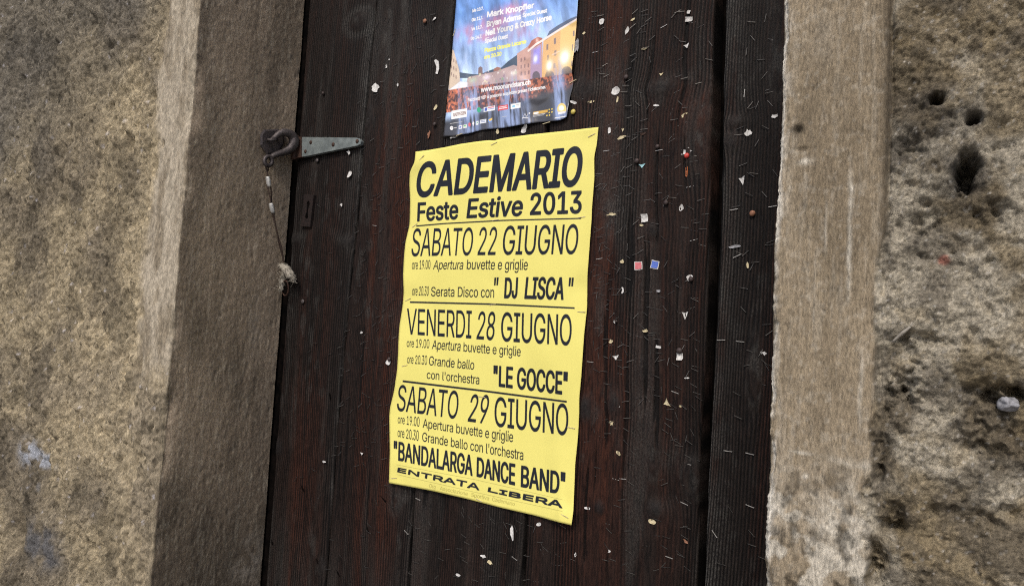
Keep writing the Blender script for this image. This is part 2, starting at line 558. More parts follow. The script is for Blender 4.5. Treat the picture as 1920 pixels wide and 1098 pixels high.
# ---------- right wall. u runs from the arris (0) to the right; the reveal lies at negative u
def path_right(u):
    r = 0.003
    x = np.where(u > 0, XR + u, XR)
    y = np.where(u > 0, WY, WY - u)
    t = np.clip((u + r) / (2 * r), 0, 1) * math.pi / 2
    on = (u > -r) & (u < r)
    x = np.where(on, XR + r - r * np.cos(t), x)
    y = np.where(on, WY + r - r * np.sin(t), y)
    return x, y, -np.cos(t), -np.sin(t)

U_B = 0.0765                     # width of the smooth border
def rough_mask_right(u, z):
    edge = U_B + 0.002 * fbm(z * 12, z * 0 + 2.2, 60, 3) + 0.0015 * fbm(z * 90, u * 30, 61, 2)
    e2 = sstep(at(1680, 400, WY)[2], at(1680, 520, WY)[2], z)
    edge = edge - e2 * (0.006 + 0.016 * np.clip(fbm(z * 30, z * 0 + 7.1, 62, 3) + 0.1, 0, 1))
    return sstep(-0.0012, 0.0012, u - edge)

hole_r = [(1757, 184, .0045, .0042, .020), (1826, 220, .0040, .0036, .018), (1812, 315, .0066, .0105, .034), (1806, 345, .0052, .007, .026), (1700, 285, .010, .012, .006),
          (1735, 415, .010, .010, .006), (1692, 722, .010, .011, .008), (1715, 690, .006, .004, .010), (1700, 745, .015, .010, .005), (1664, 760, .003, .012, .006), (1655, 840, .003, .012, .007),
          (1648, 885, .003, .008, .008), (1645, 1065, .006, .014, .014), (1672, 990, .009, .006, .010), (1680, 970, .005, .01, .009),
          (1860, 800, .02, .03, .006), (1885, 740, .013, .007, .016), (1848, 400, .012, .008, .006), (1700, 640, .012, .008, .006), (1625, 1020, .004, .006, .006),
          (1845, 985, .010, .007, .006), (1885, 960, .008, .004, .006), (1780, 960, .007, .004, .005), (1758, 642, .012, .004, .005)]
def disp_right(u, z, x, y):
    x = np.where(u < 0, XR + u, x)
    m = rough_mask_right(u, z)
    warp = 0.002 * fbm(x * 160, z * 160, 70, 3)
    big = 0.012 * fbm(x * 22, z * 22, 71, 4)
    mid = 0.0034 * fbm((x + warp) * 130, (z + warp) * 130, 72, 5, 0.66)
    w, wid = worley((x + warp) * 210, (z - warp) * 210, 73)
    pit = -0.0016 * (wid > 0.6) * sstep(0.42, 0.05, w)
    w3, wid3 = worley((x - warp * 2) * 62, (z + warp * 2) * 62, 74)
    pit3 = -0.0045 * (wid3 > 0.72) * sstep(0.30, 0.05, w3) * sstep(2.2, 1.2, z + 0 * x)
    h = m * (big + mid + pit + pit3 + 0.0007 * (0.5 - w) - 0.0035)
    sm = 0.0016 * fbm(x * 20, z * 8, 75, 3) + 0.0011 * fbm(x * 520, z * 42, 76, 3) + 0.0004 * fbm(x * 1100, z * 120, 77, 2)
    w2, id2 = worley(x * 95, z * 60, 78)
    sm = sm - 0.0009 * (id2 > 0.85) * sstep(0.3, 0.05, w2)
    lowr = sstep(at(1500, 860, WY)[2], at(1500, 960, WY)[2], z)
    sm = sm + lowr * 0.0022 * fbm(x * 130, z * 110, 79, 4)
    # brushed-up ridges
    for px_, z0_, z1_, wd, hh in ((1597, 340, 560, .0016, .0012), (1550, 380, 470, .0011, .0008), (1530, 480, 620, .0009, .0007), (1616, 650, 800, .0016, .0012), (1574, 380, 450, .0009, .0007)):
        p0 = at(px_, z0_, WY); p1 = at(px_ - (z1_ - z0_) * 0.036, z1_, WY)
        inside = sstep(p1[2] - .01, p1[2] + .005, z) * sstep(p0[2] + .01, p0[2] - .005, z)
        sm = sm + hh * np.exp(-((x - p0[0] + 0.001 * fbm(z * 90, z * 0 + px_, 80, 2)) / wd) ** 2) * inside
    h = h + (1 - m) * sm
    for a, b, rx, rz, dp in hole_r:
        wob = np.clip(1 + 1.9 * fbm(x * 170, z * 170, 81, 4), 0.1, 2.2)
        h = h - dp * blob(x, z, at(a, b, WY), rx, rz, 1.5) * wob * (u > U_B - .02)
    for a, b, rx, rz, dp in ((1495, 243, .0035, .003, .004), (1502, 279, .005, .0016, .0016), (1491, 850, .0008, .025, .0015), (1493, 920, .001, .02, .0015)):
        h = h - dp * blob(x, z, at(a, b, WY), rx, rz, 1.2)
    groove = np.exp(-((u - U_B) / 0.0016) ** 2) * sstep(at(1680, 420, WY)[2], at(1680, 320, WY)[2], z)
    h = h - 0.004 * groove
    chip = 0.0034 * np.clip(fbm(z * 35, z * 0 + 1.7, 83, 4) + 0.15, 0, 1) + 0.0018 * np.abs(fbm(z * 190, z * 0 + 9.1, 84, 3)) + 0.0022 * np.abs(fbm(z * 60, z * 0 + 4.1, 85, 2)) * sstep(1.62, 1.45, z)
    fall = np.exp(-(u / 0.0045) ** 2)
    return np.maximum(h, -0.04), chip * fall, chip * fall

def tint_right(u, z, x, y, h):
    x = np.where(u < 0, XR + u, x)
    m = rough_mask_right(u, z)
    rc = mixn((0.235, 0.194, 0.128), (0.150, 0.122, 0.079), sstep(-0.25, 0.3, fbm(x * 26, z * 26, 91, 4)))
    # pale lime bloom in the middle and low right
    t1 = sstep(-0.05, 0.30, fbm(x * 30, z * 30, 92, 4) + 0.55 * blob(x, z, at(1800, 520, WY), .085, .035) + 0.50 * blob(x, z, at(1760, 800, WY), .05, .04) + 0.40 * blob(x, z, at(1850, 290, WY), .04, .03)
               + 0.45 * blob(x, z, at(1700, 350, WY), .03, .03) + 0.3 * blob(x, z, at(1800, 640, WY), .05, .03) - 0.45 * blob(x, z, at(1850, 60, WY), .09, .035) - 0.5 * blob(x, z, at(1860, 800, WY), .03, .025))
    rc = rc * (1 - 0.85 * t1[..., None]) + np.array((0.350, 0.315, 0.246)) * 0.85 * t1[..., None]
    # yellow ochre flecks
    och = sstep(0.22, 0.4, fbm(x * 60 + 9, z * 60, 93, 3))
    rc = rc * (1 - 0.3 * och[..., None]) + np.array((0.26, 0.20, 0.11)) * 0.3 * och[..., None]
    # dark mould
    mo = sstep(0.10, 0.42, fbm(x * 38, z * 34, 94, 4) + 0.18 * sstep(1.5, 1.35, z) + 0.30 * blob(x, z, at(1700, 270, WY), .022, .02) + 0.35 * blob(x, z, at(1700, 710, WY), .02, .02)
               + 0.25 * blob(x, z, at(1735, 430, WY), .018, .013) + 0.30 * blob(x, z, at(1660, 500, WY), .008, .04) + 0.35 * blob(x, z, at(1870, 810, WY), .02, .018) + 0.35 * blob(x, z, at(1650, 860, WY), .005, .05))
    rc = rc * (1 - 0.60 * mo[..., None]) + np.array((0.078, 0.066, 0.050)) * 0.60 * mo[..., None]
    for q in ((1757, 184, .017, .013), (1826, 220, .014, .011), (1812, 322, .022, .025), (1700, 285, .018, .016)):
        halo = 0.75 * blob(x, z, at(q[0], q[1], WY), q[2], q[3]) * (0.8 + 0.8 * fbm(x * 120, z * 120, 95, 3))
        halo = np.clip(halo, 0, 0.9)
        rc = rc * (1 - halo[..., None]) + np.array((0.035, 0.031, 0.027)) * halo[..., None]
    w, wid = worley(x * 150, z * 150, 96)
    dk = (wid > 0.66) * sstep(0.45, 0.12, w) * sstep(-0.2, 0.2, fbm(x * 20, z * 20, 97, 2) + 0.25 * sstep(1.55, 1.3, z))
    rc = rc * (1 - 0.50 * dk[..., None])
    wq, idq = worley(x * 300 + 7, z * 300, 961)
    lq = (idq > 0.88) * sstep(0.4, 0.1, wq) * 0.4
    rc = rc * (1 - lq[..., None]) + np.array((0.52, 0.50, 0.46)) * lq[..., None]
    redp = np.clip(1.6 * blob(x, z, at(1770, 485, WY), .0032, .0029, 1.6) * (1 + fbm(x * 400, z * 400, 98, 2)), 0, 1) * 0.8
    rc = rc * (1 - redp[..., None]) + np.array((0.30, 0.11, 0.08)) * redp[..., None]
    gr = fbm(x * 700, z * 700, 99, 2)
    rc = rc * (1 + 0.65 * gr[..., None])
    # border
    bc = mixn((0.272, 0.220, 0.150), (0.205, 0.164, 0.110), sstep(-0.25, 0.3, fbm(x * 40, z * 9, 101, 4)))
    lt = sstep(0.16, 0.42, fbm(x * 300, z * 30, 102, 4)) * 0.16 + sstep(0.2, 0.45, fbm(x * 240, z * 210, 112, 3)) * 0.22
    for px_, z0_, z1_, wd, k in ((1597, 330, 560, .0016, .95), (1550, 380, 470, .0010, .6), (1530, 480, 620, .0010, .5), (1616, 650, 800, .0015, .7), (1545, 20, 120, .008, .2), (1615, 60, 200, .001, .3), (1575, 20, 180, .0012, .25)):
        p0 = at(px_, z0_, WY); p1 = at(px_ - (z1_ - z0_) * 0.036, z1_, WY)
        inside = sstep(p1[2] - .01, p1[2] + .01, z) * sstep(p0[2] + .01, p0[2] - .01, z)
        lt = np.maximum(lt, k * np.exp(-((x - p0[0] + 0.0012 * fbm(z * 90, z * 0 + px_, 80, 2)) / wd) ** 2) * inside * (0.8 + 0.8 * fbm(x * 200, z * 160, 103, 2)))
    lowr = sstep(at(1500, 830, WY)[2], at(1500, 960, WY)[2], z)
    blot = sstep(0.0, 0.20, fbm(x * 65, z * 60, 104, 4) + 0.16 * lowr - 0.10) * lowr
    lt = np.maximum(lt, 0.9 * blot)
    for q in ((1500, 848, .010, .0014), (1455, 912, .004, .01), (1510, 245 + 548 + 100, .003, .003), (1610, 870, .02, .004), (1590, 970, .03, .03), (1510, 302, .006, .003)):
        lt = np.maximum(lt, 0.8 * blob(x, z, at(q[0], q[1], WY), q[2], q[3]) * (0.8 + 1.4 * fbm(x * 160, z * 160, 105, 3)))
    lt = np.clip(lt, 0, 1)
    bc = bc * (1 - lt[..., None]) + np.array((0.50, 0.46, 0.38)) * lt[..., None]
    dkb = sstep(0.1, 0.45, fbm(x * 130 + 4, z * 90, 106, 4) + 0.12 * lowr) * (0.25 + 0.75 * lowr)
    bc = bc * (1 - 0.6 * dkb[..., None])
    st = 0.75 * blob(x, z, at(1495, 243, WY), .005, .0045) + 0.3 * blob(x, z, at(1502, 279, WY), .005, .002)
    bc = bc * (1 - np.clip(st, 0, 1)[..., None])
    jn = 0.55 * np.exp(-((u - U_B + .001) / 0.0035) ** 2)
    bc = bc * (1 - jn[..., None])
    c = rc * m[..., None] + bc * (1 - m[..., None])
    ed = np.exp(-(u / 0.0028) ** 2) * sstep(-0.5, 0.1, fbm(z * 60, z * 0 + 1, 107, 3)) + 0.6 * np.exp(-(u / 0.007) ** 2) * sstep(0.0, 0.4, fbm(z * 45, u * 200, 108, 3)) + 0.5 * lowr * np.exp(-(u / 0.007) ** 2) * sstep(-.2, .2, fbm(z * 90, u * 200, 109, 3))
    ed = np.clip(ed, 0, 1) * 0.85
    c = c * (1 - ed[..., None]) + np.array((0.62, 0.59, 0.52)) * ed[..., None]
    return np.clip(c, 0.005, 0.9)

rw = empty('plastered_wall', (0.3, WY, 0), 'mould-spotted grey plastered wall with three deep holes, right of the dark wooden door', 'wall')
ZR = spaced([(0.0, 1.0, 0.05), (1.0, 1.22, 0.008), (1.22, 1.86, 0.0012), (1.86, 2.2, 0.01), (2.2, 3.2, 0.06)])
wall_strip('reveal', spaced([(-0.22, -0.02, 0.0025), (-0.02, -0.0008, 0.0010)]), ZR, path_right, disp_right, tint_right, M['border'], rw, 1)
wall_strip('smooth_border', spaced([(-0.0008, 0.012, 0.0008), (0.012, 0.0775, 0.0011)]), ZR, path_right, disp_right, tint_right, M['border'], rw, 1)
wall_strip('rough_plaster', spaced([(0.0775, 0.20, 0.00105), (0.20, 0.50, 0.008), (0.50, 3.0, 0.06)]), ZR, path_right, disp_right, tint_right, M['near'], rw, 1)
v, f = box_vf(XR + 0.03, XR + 3.0, WY + 0.052, 0.30, 0, 3.2)
link('wall_core', mesh_py('wall_core', v, f, M['dark']), rw)
# a thin stone sliver set in the pitted plaster, and a pale lump in its hollow
p0, p1 = at(1673, 641, WY - .001), at(1714, 607, WY - .001)
vv, ff = tube_vf(catmull([p0, (p0 + p1) / 2 + np.array([0, -.0012, .0004]), p1], 4), [0.0007, 0.0013, 0.0006], 6)
link('stone_sliver', mesh_py('stone_sliver', vv, ff, M['stone_edge'], True), rw)

# lintel over the door, above the picture
lt_ = empty('door_lintel', (-0.53, WY, 2.62), 'plain plastered lintel spanning the dark wooden door, above the picture', 'lintel')
v, f = box_vf(XL - 0.02, XR + 0.02, WY + 0.012, 0.30, 2.62, 3.2)
me = mesh_py('lintel_block', v, f, M['near'])
ca = me.color_attributes.new('tint', 'FLOAT_COLOR', 'POINT')
for d_ in ca.data:
    d_.color = (0.18, 0.15, 0.11, 1)
link('lintel_block', me, lt_)

# ------------------------------------------------------------------ door
door = empty('wooden_door', (-0.53, 0, 0.0), 'dark weathered plank door full of staples behind the yellow and blue posters', 'door')

ZD = spaced([(0.015, 0.90, 0.03), (0.90, 2.12, 0.0030), (2.12, 2.60, 0.03)])

def plank(xl, xr, yface, knots, step, period, amp, redf, greyf, seed, yback=0.032):
    """xl, xr: lists of (x, z) edge points"""
    zs = ZD
    XLz = np.interp(zs, [p[1] for p in xl], [p[0] for p in xl])
    XRz = np.interp(zs, [p[1] for p in xr], [p[0] for p in xr])
    XLz = XLz + 0.0007 * fbm(zs * 40, zs * 0 + seed, seed + 1, 3)
    XRz = XRz + 0.0007 * fbm(zs * 40, zs * 0 + seed + 5, seed + 2, 3)
    n = int((XRz - XLz).mean() / step)
    s = np.linspace(0, 1, n)
    S, Zg = np.meshgrid(s, zs)
    X = XLz[:, None] * (1 - S) + XRz[:, None] * S
    wrp = 0.020 * fbm(X * 3 + seed, Zg * 1.3, seed + 3, 3) + 0.0022 * fbm(X * 22, Zg * 5.5, seed + 4, 3)
    U = X + wrp
    knot = np.zeros_like(X); kring = np.zeros_like(X); kmask = np.zeros_like(X)
    for (kp, rx, rz, kd) in knots:
        c = at(*kp)
        dx = X - c[0]; dz = Zg - c[2]
        dx = dx + 0.25 * rx * fbm(X * 60, Zg * 40, seed + 6, 2)
        r2 = (dx / rx) ** 2 + (dz / rz) ** 2
        U = U - (dx * 0.55) / (1 + (r2 * 0.8) ** 1.2)
        k = np.exp(-(r2 * 1.4) ** 1.6)
        knot = np.maximum(knot, k * kd)
        kring = np.where(k > 0.25, 0.5 + 0.5 * np.cos(np.sqrt(r2) * 16), kring)
        kmask = np.maximum(kmask, k)
    ph = U / period + 0.9 * fbm(U * 22, Zg * 0.7, seed + 7, 2) + 0.22 * fbm(X * 90, Zg * 9, seed + 14, 2)
    rg = 0.5 + 0.5 * np.cos(2 * math.pi * ph)
    rg = rg ** 0.9
    varamp = np.clip(0.80 + 1.1 * fbm(U * 34, Zg * 1.3, seed + 8, 3), 0.40, 1.0)
    rg = 1 - (1 - rg) * varamp
    rg = rg * (1 - kmask) + (0.55 + 0.45 * kring) * kmask
    # drying cracks along the grain
    cr = sstep(0.30, 0.36, fbm(U * 190, Zg * 5, seed + 9, 2)) * sstep(0.0, 0.25, fbm(X * 14, Zg * 4, seed + 10, 2))
    rg = rg * (1 - 0.8 * cr)
    wear = 0.0009 * fbm(U * 30, Zg * 2, seed + 11, 3)
    h = amp * (rg - 1) + wear - 0.0014 * cr + 0.0022 * kmask
    # rounded long edges
    de = np.minimum((X - XLz[:, None]), (XRz[:, None] - X))
    h = h - 0.0034 * (1 - np.clip(de / 0.0045, 0, 1)) ** 2
    ctx = dict(X=X, Z=Zg, U=U, de=de, left=X - XLz[:, None], right=XRz[:, None] - X, seed=seed)
    red = np.clip(redf(ctx) * 1.15 + 0.03, 0, 1)
    gry = greyf(ctx)
    # small dusty scuffs scattered over the board
    scf = sstep(0.20, 0.42, fbm(X * 75, Zg * 32, seed + 15, 4)) * sstep(-0.1, 0.3, fbm(X * 11, Zg * 6, seed + 16, 2))
    gry = np.clip(gry * 0.85 + 0.42 * scf, 0, 1)
    gry = np.maximum(gry, 0.6 * kmask * sstep(-0.1, 0.3, fbm(X * 120, Zg * 70, seed + 12, 3)))
    # grid with two extra columns for the side faces
    def pad(A):
        return np.concatenate([A[:, :1], A, A[:, -1:]], 1)
    Y = pad(yface - h)
    Y[:, 0] = yback; Y[:, -1] = yback
    V = np.stack([pad(X), Y, pad(Zg)], -1)
    me = mesh_np('plank', V, grid_faces(n + 2, len(zs)), M['wood'], True,
                 {'ridge': pad(rg), 'red': pad(red), 'grey': pad(gry), 'knot': pad(knot)})
    return link('plank', me, door)

def zx(pts, Y=0.0):
    q = [at(a, b, Y) for a, b in pts]
    q.sort(key=lambda p: p[2])
    return [(p[0], p[2]) for p in q]

def off(l, d):
    return [(x + d, z) for x, z in l]

J1 = zx([(702, 20), (680, 255), (669, 400), (651, 564), (631, 800), (610, 1076)])
J2 = zx([(851, 20), (832, 255), (774, 921), (766, 1076)])
J3 = zx([(988, 975), (977, 1076)])
J4 = zx([(1340, 20), (1337, 180), (1331, 400), (1326, 600), (1315, 800), (1308, 1076)])
J3X = sum(p[0] for p in J3) / 2
J3 = [(J3X, 0.9), (J3X, 2.1)]
GAP = 0.0019
def streak(c, fx, fz, sd, a, b):
    return sstep(a, b, fbm(c['U'] * fx, c['Z'] * fz, c['seed'] + sd, 3))

def red1(c):
    r = 0.62 * streak(c, 45, 2.0, 20, -0.05, 0.35) + 0.30 * streak(c, 14, 3, 21, -0.1, 0.3)
    mid = np.exp(-((c['X'] - at(585, 600)[0]) / 0.035) ** 2)
    return 0.5 * (r * (0.35 + 0.9 * mid) + 0.6 * mid * streak(c, 90, 1.5, 22, 0.0, 0.3))
def grey1(c):
    edge = 1.3 * np.exp(-(c['right'] / 0.016) ** 2) * sstep(1.66, 1.80, c['Z']) * (0.75 + 1.2 * fbm(c['X'] * 60, c['Z'] * 40, 501, 3))
    pt = at(672, 40)
    ring = np.exp(-((np.hypot((c['X'] - pt[0]) / 0.030, (c['Z'] - pt[2]) / 0.022) - 1) / 0.28) ** 2) * 0.8
    k2 = 0.5 * blob(c['X'], c['Z'] + (c['X'] - at(640, 452)[0]) * 0.55, at(640, 452), .030, .010)
    k3 = 0.25 * blob(c['X'], c['Z'] - (c['X'] - at(560, 445)[0]) * 0.4, at(560, 445), .03, .006)
    low = 0.5 * sstep(1.25, 1.02, c['Z']) * streak(c, 40, 2, 24, -0.2, 0.3)
    e2 = 0.55 * np.exp(-(c['right'] / 0.004) ** 2) * sstep(0.0, 0.3, fbm(c['Z'] * 12, c['Z'] * 0, 502, 3) + 0.2)
    return edge + ring + k2 + k3 + low + e2 + 0.35 * streak(c, 60, 5, 25, 0.25, 0.5)
plank([(XL + 0.015, 0.9), (XL + 0.012, 2.1)], off(J1, -GAP), 0.0015,
      [((518, 838), .016, .016, .8), ((672, 38), .018, .020, .3), ((648, 452), .020, .012, .5), ((552, 448), .02, .012, .5), ((600, 1065), .012, .02, .5)],
      0.0012, 0.0046, 0.0005, red1, grey1, 300)

def red2(c):
    mid = np.exp(-((c['X'] - at(740, 300)[0] - 0.00) / 0.040) ** 2)
    r = (0.25 + 0.9 * mid) * (0.25 + streak(c, 55, 2.0, 20, -0.15, 0.3)) + 0.6 * streak(c, 120, 2.2, 23, 0.12, 0.35) * mid
    hot = 0.9 * blob(c['X'], c['Z'], at(728, 590), .012, .07) * streak(c, 160, 3, 26, -0.05, 0.25) + 0.7 * blob(c['X'], c['Z'], at(690, 935), .02, .03) * streak(c, 80, 4, 27, -0.1, 0.2)
    return r * sstep(0.95, 1.30, c['Z']) * sstep(2.05, 1.72, c['Z']) * 0.85 + hot
def grey2(c):
    top = sstep(1.80, 1.98, c['Z'] + 0.1 * fbm(c['X'] * 20, c['Z'] * 8, 511, 3)) * 0.5
    low = 0.45 * sstep(1.22, 1.05, c['Z']) * streak(c, 50, 2, 24, -0.2, 0.3)
    edge = np.exp(-(c['right'] / 0.006) ** 2) * 0.4
    shine = 0.35 * blob(c['X'], c['Z'], at(742, 935), .022, .03)
    return top * streak(c, 30, 5, 28, -0.2, 0.3) + low + edge + shine + 0.3 * streak(c, 60, 5, 25, 0.2, 0.5)
plank(off(J1, GAP), off(J2, -GAP), 0.0,
      [((741, 930), .020, .034, .25), ((735, 790), .010, .02, .4), ((690, 225), .014, .03, .5), ((835, 60), .016, .035, .5)],
      0.0010, 0.0038, 0.0007, red2, grey2, 330)

def red3(c):
    return 0.6 * streak(c, 70, 2, 20, -0.05, 0.3) * 0.3
def grey3(c):
    return 0.30 * streak(c, 45, 2, 24, -0.1, 0.4) + 0.35 * np.exp(-(c['left'] / 0.02) ** 2)
plank(off(J2, GAP), off(J3, -0.0028), -0.0005, [((900, 500), .016, .04, .5)], 0.0010, 0.0036, 0.0008, red3, grey3, 360)

def red4(c):
    leftish = np.exp(-((c['X'] - at(1120, 550)[0]) / 0.055) ** 2)
    r = (0.20 + 0.75 * leftish) * (0.2 + streak(c, 30, 1.6, 20, -0.2, 0.3)) + 0.45 * streak(c, 110, 1.5, 23, 0.15, 0.35)
    r2 = 0.65 * blob(c['X'], c['Z'], at(1300, 200), .028, .030) * streak(c, 50, 6, 29, -0.4, 0.0)
    r3 = 0.45 * np.exp(-(c['right'] / 0.02) ** 2) * streak(c, 30, 3, 30, -0.1, 0.3)
    return 0.62 * r * (0.4 + 0.6 * sstep(1.15, 1.45, c['Z'])) + r2 * .8 + r3 * .7
def grey4(c):
    g = 0.40 * streak(c, 26, 4, 24, 0.05, 0.4)
    for (a, b, rx, rz, k) in ((1100, 165, .03, .02, .6), (1240, 160, .05, .012, .7), (1215, 190, .03, .012, .55), (1125, 590, .006, .045, .6), (1160, 800, .01, .03, .3), (1150, 400, .012, .03, .45),
                              (1255, 855, .02, .016, .5), (1270, 560, .006, .03, .4), (1160, 90, .010, .02, .35), (1290, 870, .012, .01, .5), (1130, 740, .02, .03, .35), (1228, 945, .02, .014, .35)):
        g = g + k * blob(c['X'], c['Z'], at(a, b), rx, rz) * (0.6 + 1.4 * fbm(c['X'] * 70, c['Z'] * 50, 520, 3))
    return g
plank(off(J3, 0.0028), off(J4, 0.0), -0.0012,
      [((1098, 168), .017, .020, .7), ((1240, 165), .020, .012, .45), ((1330, 250), .03, .06, .0), ((1225, 432), .010, .010, .6), ((1098, 765), .013, .018, .8), ((1150, 757), .010, .016, .7),
       ((1125, 952), .007, .009, .8), ((1225, 850), .012, .04, .2), ((1300, 900), .02, .03, .2), ((1230, 955), .012, .010, .6), ((1205, 700), .006, .02, .3)],
      0.00075, 0.0039, 0.0013, red4, grey4, 390)

# post at the right of the door leaf, standing proud behind the jamb
def red5(c):
    return 0.30 * streak(c, 60, 1.8, 20, 0.0, 0.4) + 0.35 * np.exp(-(c['right'] / 0.05) ** 2) * streak(c, 90, 2, 23, 0.0, 0.3)
def grey5(c):
    e = np.exp(-(c['left'] / 0.022) ** 2) * (0.55 + 0.9 * fbm(c['X'] * 50, c['Z'] * 16, 530, 4))
    e2 = 1.0 * np.exp(-(c['left'] / 0.0022) ** 2)
    return e + e2 + 0.35 * blob(c['X'], c['Z'], at(1385, 130), .03, .05)
PY = -0.012
JP = zx([(1360, 20), (1355, 200), (1350, 400), (1342, 600), (1335, 720), (1331, 800), (1321, 1076)], PY)
door_real = door
post = empty('door_frame', (-0.2, 0, 0.0), 'upright black wooden frame post between the dark gap and the right-hand plaster', 'door frame')
door = post
plank(JP, [(XR + 0.005, 0.9), (XR + 0.005, 2.1)], PY,
      [((1465, 130), .012, .045, .1), ((1385, 235), .010, .008, .5), ((1378, 270), .010, .012, .6), ((1420, 700), .01, .05, .0)],
      0.00080, 0.0034, 0.0010, red5, grey5, 420, 0.035)
door = door_real
v, f = box_vf(XL - 0.02, XL + 0.030, 0.0065, 0.0355, 0.0, 2.62)
link('gap_shade_strip', mesh_py('gap_shade_strip', v, f, M['dark']), door)  # dark strip added to imitate the black shade in the gap
# added dark board: blocks sky light through the joints, stands for inner darkness
v, f = box_vf(XL - 0.01, XR + 0.03, 0.036, 0.060, 0.0, 2.62)
link('light_block_board', mesh_py('light_block_board', v, f, M['dark']), door)

